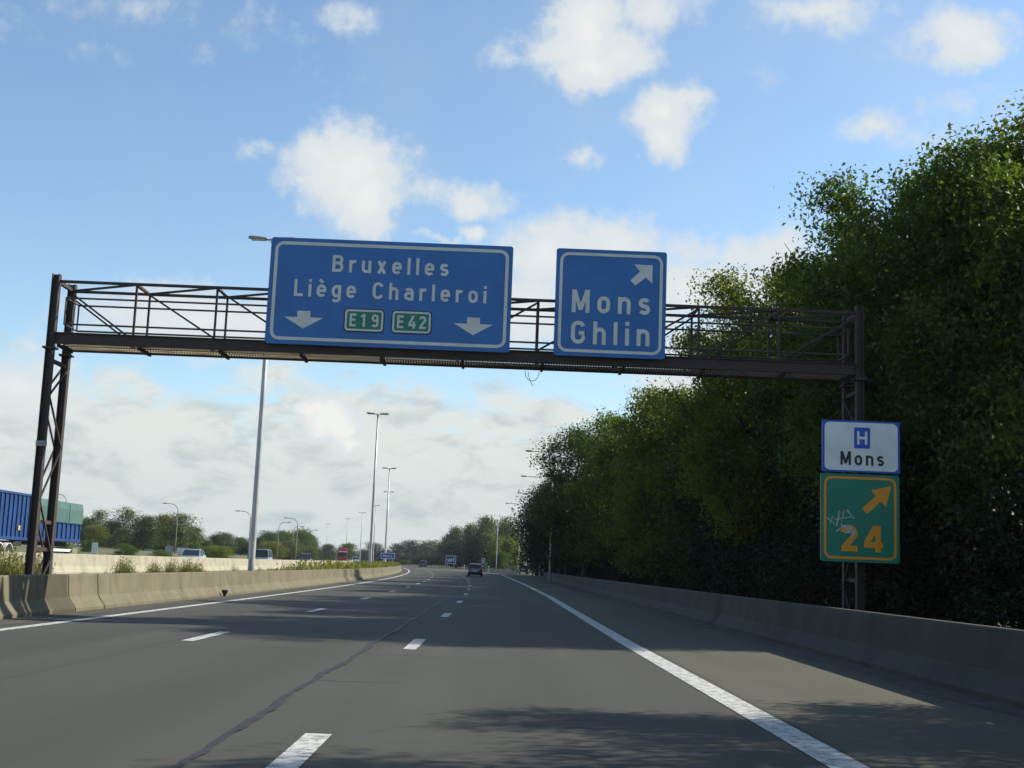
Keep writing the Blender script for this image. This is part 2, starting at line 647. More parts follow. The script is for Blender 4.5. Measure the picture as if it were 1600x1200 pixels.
right_line = lin([(-30, 2.62), (9, 2.53), (24, 2.46), (45, 2.5), (62, 2.52), (100, 2.2), (150, 1.45), (192, .75)])
stripe(lambda D: -7.95 + off(D), [d for d in DS if d <= 500], .22)
stripe(right_line, [d for d in DS if d < 192] + [192], .30)
stripe(lambda D: 2.9 + off(D), [d for d in DS if 165 <= d <= 450], .16, .008)
for k in range(-2, 26):
    a = 7.0 + k * 12.6
    for u in (-4.72, -1.30):
        stripe(lambda D, u=u: u + off(D), [a + t * 2.75 / 4 for t in range(5)], .20)
stripe(lambda D: ramp_c(D) + 2.0, [d for d in DS if 215 <= d <= 380], .15)
mo = mk.build('road_marking', M['paint'])
if mo.data.polygons[0].normal.z < 0:
    mo.data.flip_normals()
tag(mo, kind='structure')

for nm, f in (('left', lambda D: [(-9.12 + off(D), zr(D)), (-8.72 + off(D), zr(D)), (-8.45 + off(D) + .09 * math.sin(D * .9), zr(D))]), ('right', lambda D: [(5.25 + .12 * math.sin(D * 1.1), zr(D)), (5.5, zr(D)), (5.72, zr(D))])):
    sheet('road_grit', M['grit'], f, list(np.arange(-20, 200, .8)), .004)
rng = random.Random(5)
sk = MB()
rows = []
D = 5.5
ph = 0
while D < 120:
    x = -1.95 + off(D) + .025 * math.sin(D * .8) + .014 * math.sin(D * 2.3 + 1) + rng.uniform(-.006, .006) + .012 * math.sin(D * 7.1) * math.sin(D * 2.7)
    w = .054 + .0009 * D + .016 * math.sin(D * 1.3) + .012 * math.sin(D * 3.9) + .01 * math.sin(D * 9.7) + rng.uniform(-.006, .008)
    rows.append([Vector((x - w / 2, D, zr(D) + .010)), Vector((x + w / 2, D, zr(D) + .010))])
    D += .09 if D < 25 else .4
sk.loft(rows, closed=False)
for D0, x0, x1 in ((14.05, -2.0, -1.0), (18.3, -1.9, -.4), (20.9, -1.4, 1.3)):
    rows = []
    n = 24
    for i in range(n + 1):
        x = x0 + (x1 - x0) * i / n
        y = D0 + .03 * math.sin(i * 1.3) + rng.uniform(-.015, .015)
        w = .008 + rng.uniform(0, .014) * (1 - i / n)
        rows.append([Vector((x, y - w, .0095)), Vector((x, y + w, .0095))])
    sk.loft(rows, closed=False)
s_ = sk.build('road_crack_seal', M['seal'])
for p in s_.data.polygons:
    if p.normal.z < 0:
        p.flip()
tag(s_, kind='structure')


# ------------------------------------------------------------------ concrete barriers
PROF = [(0, -.03), (0, .075), (.06, .15), (.17, .32), (.215, .79), (.23, .82), (.39, .82), (.405, .79), (.45, .32), (.56, .15), (.62, .075), (.62, -.03)]


def barrier(name, m, line, side, Ds, hscale, zbase, label, stain_shade_spans=(), group=None, gaps=()):
    """Jersey profile carried along line(D); side +1 puts its face towards +X"""
    Ds = sorted(set(Ds) | {s for a, b, _ in stain_shade_spans for s in (a - .12, a, b, b + .12)} | {g + e for g in gaps for e in (-.03, .03)})
    mb = MB()
    runs = [[]]
    for D in Ds:
        runs[-1].append(D)
        if any(abs(D - (g - .03)) < 1e-6 for g in gaps):
            runs.append([])
    st = []
    for run in runs:
        if len(run) < 2:
            continue
        secs = []
        for D in run:
            x0, z0 = line(D), zr(D) + zbase
            secs.append([Vector((x0 - side * a, D, z0 + h * hscale)) for a, h in PROF])
            v = max([k for a, b, k in stain_shade_spans if a - .01 <= D <= b + .01] or [0])
            st += [v] * len(PROF)
        mb.loft(secs)
    o = mb.build(name, m)
    at_ = o.data.attributes.new('stain_shade', 'FLOAT', 'POINT')
    at_.data.foreach_set('value', st)
    return tag(o, label, 'barrier', group)


DB = [d for d in DS if d >= -20]
DBf = sorted(set(DB) | set(np.arange(10, 40, 1.0)))
barrier('concrete_barrier', M['barrier'], lambda D: -9.1 + off(D), 1, [d for d in DBf if d <= 500], .97, 0.0,
        'weathered grey-brown concrete barrier along the left lane, weeds and lamp poles rising behind it',
        stain_shade_spans=[(26.2, 27.5, .75), (80, 82.0, .7), (84.6, 85.4, .5), (89, 91.5, .75), (104, 105.6, .5), (116, 117.5, .45)], gaps=(27.6, 29.6))  # first span paints the gantry's shadow patch; the others are staining at joints
barrier('concrete_barrier', M['barrier_pale'], lambda D: -18.6 + off(D), 1, [d for d in DB if d <= 560], 1.07, .29,
        'pale cream sunlit concrete barrier beyond the weeds, in front of the oncoming traffic', stain_shade_spans=[(103.6, 104.9, .35)])
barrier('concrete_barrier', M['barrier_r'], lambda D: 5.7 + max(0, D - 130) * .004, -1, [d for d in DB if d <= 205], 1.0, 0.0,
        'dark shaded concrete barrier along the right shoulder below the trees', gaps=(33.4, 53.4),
        stain_shade_spans=[(19.3, 19.9, .3), (25.1, 26.4, .35), (33, 34, .4)])

# gore at the exit: low pale wall round the nose of the island
gw = MB()
pts = [at(757, 892, 250), at(770, 893, 236), at(786, 895, 225), at(800, 896, 218), at(811, 897, 215)]
secs = []
for p in pts:
    z = zr(p.y)
    secs.append([Vector((p.x, p.y, z - .05)), Vector((p.x + .03, p.y + .06, z + .75)), Vector((p.x + .12, p.y + .26, z + .75)), Vector((p.x + .2, p.y + .5, z - .05))])
gw.loft(secs)
g = gw.build('gore_wall', M['barrier_pale'])
tag(g, 'low pale concrete wall round the nose of the exit island', 'wall')
isl = MB()
isl.loft([[Vector((a.x + .2, a.y + .4, zr(a.y) + .45)), Vector((a.x + 3.2 * k, a.y + 40, zr(a.y + 40) + .35))] for a, k in zip(pts, (-2, -1.2, -.4, .2, .3))], closed=False)
io = isl.build('exit_island_grass', M['grass'])
if io.data.polygons[0].normal.z < 0:
    io.data.flip_normals()
tag(io, kind='structure')

# ------------------------------------------------------------------ the sign gantry
GD = 27.5                         # distance of its front frame
GX0, GX1 = at(64, 700, GD).x, at(1343, 700, GD).x
G_TOP, G_BOT = 7.28, 5.88         # top chord, underside of the bottom girder
g_root = empty('sign_gantry', ((GX0 + GX1) / 2, GD, 0), 0, 'dark rusty steel lattice gantry spanning all lanes and carrying the blue signs', 'gantry')
gl = Vector(g_root.location)


def G(mb, name, m):
    mb.v = [tuple(Vector(v) - gl) for v in mb.v]
    return mb.build(name, m, g_root)


NP = 10
xs = [GX0 + (GX1 - GX0) * i / NP for i in range(NP + 1)]
YF, YB = GD, GD + 1.05
for xe in (GX0, GX1):
    for y in (YF, YB):
        mb = MB()
        # H-section post
        top = G_TOP + .16
        mb.box((xe - .072, y, top / 2), (.02, .16, top))
        mb.box((xe + .072, y, top / 2), (.02, .16, top))
        mb.box((xe, y, top / 2), (.124, .024, top - .01))
        for z in (G_BOT - .12,):
            mb.box((xe, y, z), (.27, .27, .045))
        G(mb, 'post', M['rust'])
    br = MB()
    zz = [.25, 1.2, 2.15, 3.1, 4.05, 5.0, 5.5]
    zz = [.15, 1.15, 2.4, 3.6, 4.7, 5.45]
    for dx in (-.075, .075):
        br = MB()
        for i in range(len(zz) - 1):
            a, b = (YF, YB) if i % 2 == 0 else (YB, YF)
            br.bar((xe + dx, a, zz[i]), (xe + dx, b, zz[i + 1]), .035)
        G(br, 'leg_bracing', M['rust'])
    for z in (1.32, 1.92, 5.5, G_TOP + .02):
        br = MB()
        br.bar((xe, YF + .10, z), (xe, YB - .10, z), .08)
        G(br, 'leg_batten', M['rust'])
mb = MB()
mb.box((GX0, YF - .006, 3.62), (.18, .19, .12))
G(mb, 'grey_band', M['lamp_grey'])

for y, name in ((YF, 'front'), (YB, 'back')):
    mb = MB()
    mb.box(((GX0 + GX1) / 2, y, G_TOP), (GX1 - GX0 - .17, .06, .06))
    G(mb, 'top_chord', M['rust'])
    mb = MB()
    hh = .215 if y == YF else .06
    mb.box(((GX0 + GX1) / 2, y, G_BOT + hh / 2), (GX1 - GX0 - .17, .03, hh))
    mb.box(((GX0 + GX1) / 2, y, G_BOT + hh + .012), (GX1 - GX0 - .172, .13, .022))
    mb.box(((GX0 + GX1) / 2, y - (.03 if y == YF else 0), G_BOT - .012), (GX1 - GX0 - .172, .07, .022))
    G(mb, 'bottom_girder', M['rust'])
    for x in xs[1:-1]:
        mb = MB()
        mb.bar((x, y + .02, G_BOT + hh + .023), (x, y + .02, G_TOP - .035), .045)
        G(mb, 'upright', M['rust'])
    for i in range(NP):
        if y == YB and 1 <= i < 6:
            continue
        z0, z1 = G_TOP - .05, G_BOT + hh + .03
        a, b = (xs[i], xs[i + 1]) if i < 5 else (xs[i + 1], xs[i])
        if i == 0 and y == YF:
            continue
        mb = MB()
        mb.bar((a, y - .03, z0), (b, y - .03, z1), .05, .04)
        if i == 0:
            mb.bar((a, y + .09, z0 - .1), (b, y + .09, z1 - .1), .04, .04)
        G(mb, 'diagonal', M['rust'])
mb = MB()
for i in range(NP):
    a, b = (xs[i], xs[i + 1])
    mb.bar((a, YB - .04, G_TOP), (b, YF + .04, G_TOP), .045, .045)
    mb.bar((xs[i], YF + .04, G_TOP - .002), (xs[i], YB - .04, G_TOP - .002), .05, .05)
G(mb, 'top_bracing', M['rust'])
for y, z in ((YF + .10, 6.93), (YF + .10, 6.33), (YB - .10, 6.93), (YB - .10, 6.33)):
    mb = MB()
    mb.tube([(GX0 + .22, y, z), (GX1 - .22, y, z)], .022, 8)
    G(mb, 'handrail', M['rust_rail'])
for xe in (GX0 + .22, GX1 - .22):
    mb = MB()
    for z in (6.93, 6.33):
        mb.tube([(xe, YF + .10, z), (xe, YB - .10, z)], .02, 8)
    for y in (YF + .10, YB - .10):
        mb.tube([(xe, y, 6.93), (xe, y, 6.33)], .02, 8)
    G(mb, 'rail_end', M['rust_rail'])
for x in xs:
    mb = MB()
    mb.box((x + .14, (YF + YB) / 2, G_BOT - .04), (.06, YB - YF - .14, .07))
    G(mb, 'cross_beam', M['rust'])
mb = MB()
x = GX0 + .2
while x < GX1 - .2:
    mb.box((x, (YF + YB) / 2, G_BOT + .02), (.014, YB - YF - .16, .034))
    x += .060
for y in (YF + .3, YF + .52, YF + .74):
    mb.box(((GX0 + GX1) / 2, y, G_BOT + .018), (GX1 - GX0 - .4, .012, .026))
G(mb, 'walkway_grating', M['grating'])
# loose cable loops hanging under the walkway
c = at(835, 578, YB)
mb = MB()
mb.tube([c + Vector((.16 * math.cos(a) - .05, 0, -.06 + .2 * math.sin(a))) for a in np.linspace(3.0, 6.4, 14)], .008, 6)
mb.tube([c + Vector((-.14 + .22 * (1 - math.cos(a)) * .6, .02, -.05 - .22 * a)) for a in np.linspace(0, 1.5, 10)], .007, 6)
G(mb, 'loose_cable', M['rust_rail'])


# ------------------------------------------------------------------ lettering and road signs
def arc(cx, cy, rx, ry, a0, a1, n=12):
    return [(cx + rx * math.cos(R_(a0 + (a1 - a0) * k / n)), cy + ry * math.sin(R_(a0 + (a1 - a0) * k / n))) for k in range(n + 1)]


def glyph(c, t):
    """centre lines of a letter of cap height 1 and half stroke t -> (strokes, advance width)"""
    X, w, k = .74, .55, .555
    if c == 'B':
        m = .53
        return [[(t, 0), (t, 1)], [(t, 1 - t), (.34, 1 - t)] + arc(.34, (1 - t + m) / 2, .19, (1 - t - m) / 2, 90, -90) + [(t, m)],
                [(.34, m)] + arc(.36, (m + t) / 2, .20, (m - t) / 2, 90, -90) + [(t, t)]], .64
    if c == 'r':
        return [[(t, 0), (t, X)], arc(t + .23, X - .29, .23, .29 - t, 180, 70)], .40
    if c == 'u':
        return [[(t, X), (t, .27)] + arc(w / 2, .27, w / 2 - t, .27 - t, 180, 360), [(w - t, 0), (w - t, X)]], w
    if c in 'nh':
        return [[(t, 0), (t, X if c == 'n' else 1)], arc(w / 2, X - .27, w / 2 - t, .27 - t, 180, 0) + [(w - t, 0)]], w
    if c == 'x':
        return [[(t * 1.1, 0), (w - t * 1.1, X)], [(t * 1.1, X), (w - t * 1.1, 0)]], w
    if c in 'eè':
        st = [[(t, .37), (w - t, .37)], [(w - t, .30), (w - t, X - .27)] + arc(w / 2, X - .27, w / 2 - t, .27 - t, 0, 180) + arc(w / 2, .27, w / 2 - t, .27 - t, 180, 325)]
        if c == 'è':
            st.append([(w / 2 - .13, 1.03), (w / 2 + .07, .85)])
        return st, w
    if c == 'l':
        return [[(t, 0), (t, 1)]], 2 * t
    if c == 'i':
        return [[(t, 0), (t, X)], [(t, .86), (t, 1.03)]], 2 * t
    if c == 's':
        m = .37
        w = .50
        return [arc(w / 2, (X - t + m) / 2, w / 2 - t, (X - t - m) / 2, 25, 265) + arc(w / 2, (t + m) / 2, w / 2 - t, (m - t) / 2, 85, -155)], w
    if c == 'L':
        return [[(t, 0), (t, 1)], [(t, t), (.52, t)]], .52
    if c == 'g':
        return [arc(w / 2, X / 2, w / 2 - t, X / 2 - t, 0, 360, 20), [(w - t, X), (w - t, -.04)] + arc(w / 2, -.04, w / 2 - t, .17, 0, -155)], w
    if c == 'C':
        return [arc(.31, 1 - .31, .31 - t, .31 - t, 15, 180) + arc(.31, .31, .31 - t, .31 - t, 180, 345)], .62
    if c == 'G':
        return [arc(.31, 1 - .31, .31 - t, .31 - t, 20, 180) + arc(.31, .31, .31 - t, .31 - t, 180, 360) + [(.62 - t, .47 + t), (.62 - t, .47)], [(.34, .47), (.62 - t * .4, .47)]], .62
    if c == 'a':
        m = .43
        return [[(w - t, 0), (w - t, X - .25)] + arc(w / 2, X - .25, w / 2 - t, .25 - t, 0, 150), [(w - t, m), (w / 2, m)] + arc(w / 2, (m + t) / 2, w / 2 - t, (m - t) / 2, 90, 270) + [(w - t, t)]], w
    if c == 'o':
        return [arc(w / 2, X - .27, w / 2 - t, .27 - t, 0, 180) + arc(w / 2, .27, w / 2 - t, .27 - t, 180, 360) + [(w - t, X - .27)]], w
    if c == 'M':
        return [[(t, 0), (t, 1)], [(.76 - t, 0), (.76 - t, 1)], [(t * 1.25, .99), (.38, .12)], [(.76 - t * 1.25, .99), (.38, .12)]], .76
    if c == 'E':
        return [[(t, 0), (t, 1)], [(t, 1 - t), (.5, 1 - t)], [(t, .52), (.46, .52)], [(t, t), (.5, t)]], .5
    if c == 'H':
        return [[(t, 0), (t, 1)], [(.62 - t, 0), (.62 - t, 1)], [(t, .52), (.62 - t, .52)]], .62
    if c == '1':
        return [[(.26, 0), (.26, 1)], [(.27, .95), (.04, .76)]], .26 + t
    if c == '9':
        return [arc(w / 2, .70, w / 2 - t, .30 - t, 0, 360, 20), [(w - t, .70), (w - t, .28)] + arc(w / 2, .28, w / 2 - t, .28 - t, 0, -150)], w
    if c == '4' and t > .1:
        return [[(.54, 1), (.54, 0)], [(.47, .97), (.10, .32)], [(.0, .27), (.74, .27)]], .74
    if c == '4':
        return [[(.40, 1), (.07, .27)], [(.02, .27), (.60, .27)], [(.44, .56), (.44, 0)]], .60
    if c == '2':
        w = .66 if t > .1 else w
        return [arc(w / 2, 1 - w / 2, w / 2 - t, w / 2 - t, 170, -20) + [(t * 1.2, t * 1.2)], [(t * .4, t), (w, t)]], w
    if c == '-':
        return [[(0, .37), (.3, .37)]], .3
    return [], .34


def lettering(body, u, v, cap, width, m, parent, y=-.012, bold=.085, name='lettering'):
    """one line of road lettering, centred on (u, v) of its board, as wide as width"""
    gs = [glyph(c, bold) for c in body]
    tot = sum(g[1] for g in gs) * cap
    gap = (width - tot) / max(1, len(body) - 1)
    mb = MB()
    x = u - width / 2
    layer = 0
    for st, adv in gs:
        for pts in st:
            P = [Vector((x + a * cap, b * cap + v - cap / 2)) for a, b in pts]
            P = [p for i, p in enumerate(P) if i == 0 or (p - P[i - 1]).length > 1e-5]
            h = bold * cap
            L, Rr = [], []
            closed = (P[0] - P[-1]).length < 1e-4
            for i, p in enumerate(P):
                d0 = (p - P[i - 1]).normalized() if i else ((P[-1] - P[-2]).normalized() if closed else None)
                d1 = (P[i + 1] - p).normalized() if i < len(P) - 1 else ((P[1] - P[0]).normalized() if closed else None)
                d0 = d0 or d1
                d1 = d1 or d0
                n0, n1 = Vector((-d0.y, d0.x)), Vector((-d1.y, d1.x))
                n = (n0 + n1)
                n = n.normalized() if n.length > .2 else n1
                k = h / max(.45, n.dot(n1))
                L.append(p + n * k)
                Rr.append(p - n * k)
            yy = y - .0006 * (layer % 5)
            layer += 1
            n = len(P)
            vs = [(q.x, yy, q.y) for q in L] + [(q.x, yy, q.y) for q in Rr]
            mb.add(vs, [(i, n + i, n + i + 1, i + 1) for i in range(n - 1)])
        x += adv * cap + gap
    return mb.build(name, m, parent)


def rrect(w, h, r, n=7):
    pts = []
    for cx, cz, a0 in ((w / 2 - r, h / 2 - r, 0), (-w / 2 + r, h / 2 - r, 90), (-w / 2 + r, -h / 2 + r, 180), (w / 2 - r, -h / 2 + r, 270)):
        for k in range(n + 1):
            a = R_(a0 + 90 * k / n)
            pts.append((cx + r * math.cos(a), cz + r * math.sin(a)))
    return pts


EX, EZ, EY = Vector((1, 0, 0)), Vector((0, 0, 1)), Vector((0, 1, 0))


def plate(name, w, h, r, m, parent, y0, depth, u=0, v=0):
    mb = MB()
    mb.prism(rrect(w, h, r), (u, y0, v), EX, EZ, EY, depth)
    return mb.build(name, m, parent)


def ring(name, w, h, r, t, m, parent, y0, u=0, v=0, depth=.006):
    a = rrect(w, h, r)
    b = rrect(w - 2 * t, h - 2 * t, max(r - t, .01))
    mb = MB()
    n = len(a)
    vs = [Vector((u + p, y0, v + q)) for p, q in a] + [Vector((u + p, y0, v + q)) for p, q in b]
    vs += [Vector((u + p, y0 + depth, v + q)) for p, q in a] + [Vector((u + p, y0 + depth, v + q)) for p, q in b]
    fs = []
    for i in range(n):
        j = (i + 1) % n
        fs += [(i, j, n + j, n + i), (i, 2 * n + i, 2 * n + j, j), (n + i, n + j, 3 * n + j, 3 * n + i)]
    mb.add(vs, fs)
    return mb.build(name, m, parent)


def shape(name, pts, m, parent, y0, u=0, v=0, depth=.006):
    mb = MB()
    mb.prism(pts, (u, y0, v), EX, EZ, EY, depth)
    return mb.build(name, m, parent)


SY = GD - .22
c1 = at(609.5, 460, SY)
s1 = empty('direction_sign', c1, 0, 'large wide blue gantry sign reading Bruxelles, Liège Charleroi with two down arrows', 'road sign')
plate('panel', 5.42, 2.42, .06, M['sign_blue'], s1, 0, .06)
mb = MB()
for z in (-.8, 0, .8):
    mb.box((0, .095, z), (5.2, .06, .08))
for x in (-2.2, -.75, .75, 2.2):
    mb.box((x, .16, -.02), (.08, .06, 2.2))
mb.build('back_frame', M['alu'], s1)
ring('border', 5.24, 2.24, .20, .072, M['sign_white'], s1, -.008)
lettering('Bruxelles', -.02, .655, .385, 2.60, M['sign_white'], s1)
lettering('Liège', -1.45, .07, .385, 1.38, M['sign_white'], s1)
lettering('Charleroi', .88, .07, .385, 2.54, M['sign_white'], s1)
dn = [(-.145, .2), (.145, .2), (.145, .055), (.435, .055), (0, -.2), (-.435, .055), (-.145, .055)]
for u in (-1.89, 1.885):
    shape('arrow', dn, M['sign_white'], s1, -.008, u, -.652)
for u, t in ((-.545, 'E19'), (.51, 'E42')):
    b = plate('route_badge', .90, .53, .09, M['sign_black'], s1, -.010, .008, u, -.617)
    p = plate('field', .85, .48, .075, M['sign_green'], b, -.015, .004, u, -.617)
    ring('badge_border', .85, .48, .075, .042, M['sign_white'], b, -.021, u, -.617, .005)
    lettering('E', u - .245, -.617, .29, .15, M['sign_white'], b, y=-.026)
    lettering(t[1:], u + .125, -.617, .29, .40, M['sign_white'], b, y=-.026)

c2 = at(954, 474, SY)
s2 = empty('direction_sign', c2, 0, 'square blue gantry sign reading Mons and Ghlin with an up-right arrow', 'road sign')
plate('panel', 2.48, 2.44, .06, M['sign_blue'], s2, 0, .06)
mb = MB()
for z in (-.8, 0, .8):
    mb.box((0, .095, z), (2.3, .06, .08))
for x in (-.8, .8):
    mb.box((x, .16, -.02), (.08, .06, 2.2))
mb.build('back_frame', M['alu'], s2)
ring('border', 2.31, 2.27, .20, .066, M['sign_white'], s2, -.008)
lettering('Mons', .01, .025, .52, 1.75, M['sign_white'], s2)
lettering('Ghlin', .01, -.685, .52, 1.75, M['sign_white'], s2)
ar = [(.245, .235), (.245, -.19), (.10, -.055), (-.135, -.245), (-.245, -.135), (-.03, .08), (-.165, .235)]
shape('arrow', ar, M['sign_white'], s2, -.008, .675, .675)

SY3 = GD - .42
c3 = at(1345.5, 698, SY3)
s3 = empty('hospital_sign', c3, 0, 'white sign with a blue edge reading H Mons, above the green exit number', 'road sign')
plate('panel', 1.70, 1.13, .03, M['sign_bluebright'], s3, 0, .05)
plate('white_field', 1.60, 1.05, .11, M['sign_whiteboard'], s3, -.006, .005)
hb = plate('symbol_square', .35, .46, .02, M['sign_bluebright'], s3, -.012, .005, .02, .19)
shape('symbol_letter', [(-.11, .145), (-.06, .145), (-.06, .03), (.06, .03), (.06, .145), (.11, .145), (.11, -.145), (.06, -.145), (.06, -.03), (-.06, -.03), (-.06, -.145), (-.11, -.145)],
      M['sign_whiteboard'], hb, -.018, .02, .19, .005)
lettering('Mons', .02, -.26, .30, .95, M['sign_black'], s3)
mb = MB()
for z in (-.3, .3):
    mb = MB()
    mb.box((0, .085, z), (1.5, .06, .07))
    mb.box((0, .26, z), (.1, .29, .07))
    mb.build('bracket', M['alu'], s3)

c4 = at(1344, 809.5, SY3)
s4 = empty('exit_sign', c4, 0, 'green sign with orange 24 and arrow, scrawled with pale graffiti, below the hospital sign', 'road sign')
plate('panel', 1.71, 1.90, .04, M['sign_green'], s4, 0, .05)
ring('border', 1.58, 1.78, .17, .055, M['sign_orange'], s4, -.008)
ea = [(.33, .30), (.21, -.16), (.105, -.045), (-.20, -.33), (-.315, -.21), (.0, .07), (-.115, .19)]
shape('arrow', ea, M['sign_orange'], s4, -.008, .35, .42)
lettering('24', .03, -.44, .57, .93, M['sign_orange'], s4, bold=.11, name='number')
gm = MB()
gr = random.Random(3)
strokes = [[(-.62, -.10), (-.72, -.02), (-.55, -.16)], [(-.45, .14), (-.52, -.20)], [(-.36, .16), (-.42, -.16)], [(-.56, -.05), (-.20, .02)],
           [(-.30, .17), (-.14, -.02)], [(-.44, -.16), (-.18, -.22), (-.34, -.34), (-.10, -.28), (-.22, -.44)], [(-.52, -.30), (-.36, -.18), (-.16, -.36)], [(-.60, .02), (-.66, -.14)]]
for st in strokes:
    for (a, b), (cc, d) in zip(st, st[1:]):
        w = gr.uniform(.012, .024)
        L = Vector((cc - a, 0, d - b))
        nrm = Vector((-L.z, 0, L.x)).normalized() * w
        y = -.019 - gr.uniform(0, .003)
        p, q = Vector((a, y, b)), Vector((cc, y, d))
        gm.add([p - nrm, q - nrm * .6, q + nrm * .6, p + nrm], [(0, 1, 2, 3)])
gm.build('graffiti', M['graffiti'], s4)
mb = MB()
for z in (-.6, .6):
    mb = MB()
    mb.box((0, .085, z), (1.5, .06, .07))
    mb.box((0, .26, z), (.1, .29, .07))
    mb.build('bracket', M['alu'], s4)


# small signs far ahead
def post_sign(px, py, D, w, h, words, label, m, boost=1.0):
    c = at(px, py, D)
    gz_ = ground_z(c.x, D)
    r = empty('direction_sign', (c.x, D, gz_), 0, label, 'road sign')
    zc = c.z - gz_
    plate('panel', w, h, .05, m, r, 0, .06, 0, zc)
    ring('border', w - .06, h - .06, .12, .09, M['sign_whiteboard'], r, -.02, 0, zc, .018)
    lettering(words, 0, zc, h * .44, w * .62, M['sign_whiteboard'], r, y=-.03)
    for x in (-w * .32, w * .32):
        mb = MB()
        mb.tube([(x, .11, -.05), (x, .11, zc + h * .45)], .05, 8)
        mb.build('post', M['galv'], r)
    return r


post_sign(606, 868.6, 186, 2.15, .95, 'Mons', 'small blue sign reading Mons on posts among the median weeds', M['sign_bluebright'])
post_sign(704.5, 874.5, 300, 2.5, 2.0, 'uo1', 'dark blue sign in tree shade right of the far bend', mat('sign_blue_with_shade', (.008, .040, .13), .5, var=.2))  # tree shade on the panel is put into this darker blue


# ------------------------------------------------------------------ lamps
def make_mast():
    r = empty('double_lamp', (0, 0, 0), 0, 'x', 'street lamp', 'double-headed lamp masts on the median')
    mb = MB()
    mb.tube([(0, 0, -.1), (0, 0, 1.0), (0, 0, 8), (0, 0, 15.6)], [.155, .15, .115, .075], 12)
    mb.build('pole', M['galv'], r, True)
    mb = MB()
    mb.box((0, -.155, 1.0), (.12, .03, .5))
    mb.build('hatch', M['lamp_grey'], r)
    mb = MB()
    mb.tube([(-.35, 0, 15.66), (.35, 0, 15.66)], .05, 8)
    mb.tube([(0, 0, 15.5), (0, 0, 15.7)], .11, 10)
    mb.build('crossarm', M['galv'], r, True)
    for s in (-1, 1):
        mb = MB()
        secs = []
        for t, w, h in ((.22, .10, .05), (.34, .16, .09), (.9, .17, .10), (1.12, .11, .06)):
            y = s * t
            zc = 15.68 + t * .05
            secs.append([Vector((y, w * math.cos(a), zc + h * math.sin(a))) for a in np.linspace(0, 2 * math.pi, 11)[:-1]])
        mb.loft(secs)
        h = mb.build('lamp_head', M['lamp_grey'], r, True)
        mb = MB()
        mb.box((s * .68, 0, 15.625), (.62, .22, .03))
        mb.build('lamp_glass', M['lamp_glass'], h)
    return r


mast = make_mast()
masts = [(392, 893, 55.5, 'tall double-headed lamp mast rising behind the big blue sign'),
         (578, 880, 122, 'double-headed lamp mast left of the small Mons sign, second tallest'),
         (601, 880, 195, 'double-headed lamp mast right behind the small Mons sign'),
         (602, 880, 264, 'shorter double-headed lamp mast just in line with the mast behind the Mons sign'),
         (582.5, 879, 335, 'lamp mast seen just behind the second tallest mast'),
         (562, 878, 395, 'small distant lamp mast just left of the second tallest mast'),
         (540, 877, 470, 'faint distant lamp mast between the red lorry and the second tallest mast'),
         (509, 876, 565, 'faint farthest lamp mast left of the red lorry')]
for i, (px, py, D, lab) in enumerate(masts):
    o = mast if i == 0 else copy_tree(mast)
    p = at(px, py, D)
    o.location = (p.x, D, ground_z(p.x, D))
    o['label'] = lab


def make_arm(H, arm, name='curved_arm_lamp', curve=1.1, m='galv_dark'):
    """single lamp, arm towards -X"""
    r = empty(name)
    mb = MB()
    pts = [(0, 0, -.1), (0, 0, 2), (0, 0, H - curve)]
    rad = [.10, .09, .065]
    for a in np.linspace(15, 80, 6):
        pts.append((-curve * (1 - math.cos(R_(a))), 0, H - curve + curve * math.sin(R_(a))))
        rad.append(.05)
    pts.append((-arm + .6, 0, H + .05))
    rad.append(.04)
    mb.tube(pts, rad, 8)
    mb.build('pole', M[m], r, True)
    mb = MB()
    secs = []
    for t, w, h in ((arm - .66, .06, .04), (arm - .5, .14, .085), (arm - .05, .15, .08), (arm + .15, .09, .05)):
        secs.append([Vector((-t, w * math.cos(a), H + .06 + h * math.sin(a))) for a in np.linspace(0, 2 * math.pi, 11)[:-1]])
    mb.loft(secs)
    h = mb.build('lamp_head', M['lamp_grey'], r, True)
    mb = MB()
    mb.box((-arm + .2, 0, H - .015), (.5, .2, .03))
    mb.build('lamp_glass', M['lamp_glass'], h)
    return r


proto = make_arm(7.6, 2.3)
first = True
for px, py, D, flip, lab in [
        (104.5, 772, 172, 0, 'curved-arm lamp rising behind the green tarpaulin of the lorry'),
        (279, 787, 190, 0, 'curved-arm lamp standing before the trees beside the silver car'),
        (392.5, 799, 215, 0, 'curved-arm lamp half hidden by the tall median mast'),
        (465.5, 810, 240, 0, 'curved-arm lamp bending left above the third oncoming car'),
        (436.5, 815.5, 270, 1, 'curved-arm lamp bending right, between the van and third oncoming car'),
        (459, 822, 305, 1, 'small curved-arm lamp bending right in front of the big mound of trees'),
        (482, 828, 345, 1, 'distant curved-arm lamp at the right end of the mound of trees')]:
    o = proto if first else copy_tree(proto)
    first = False
    p = at(px, py, D)
    z0 = ground_z(p.x, D)
    s = (p.z - z0) / 7.66
    o.location = (p.x, D, z0)
    o.scale = (s, s, s)
    o.rotation_euler = (0, 0, R_(180) if flip else 0)
    tag(o, lab, 'street lamp', 'curved-arm lamps beyond the oncoming lanes')
proto = make_arm(11.8, 2.7, 'roadside_lamp', .5, 'galv')
first = True
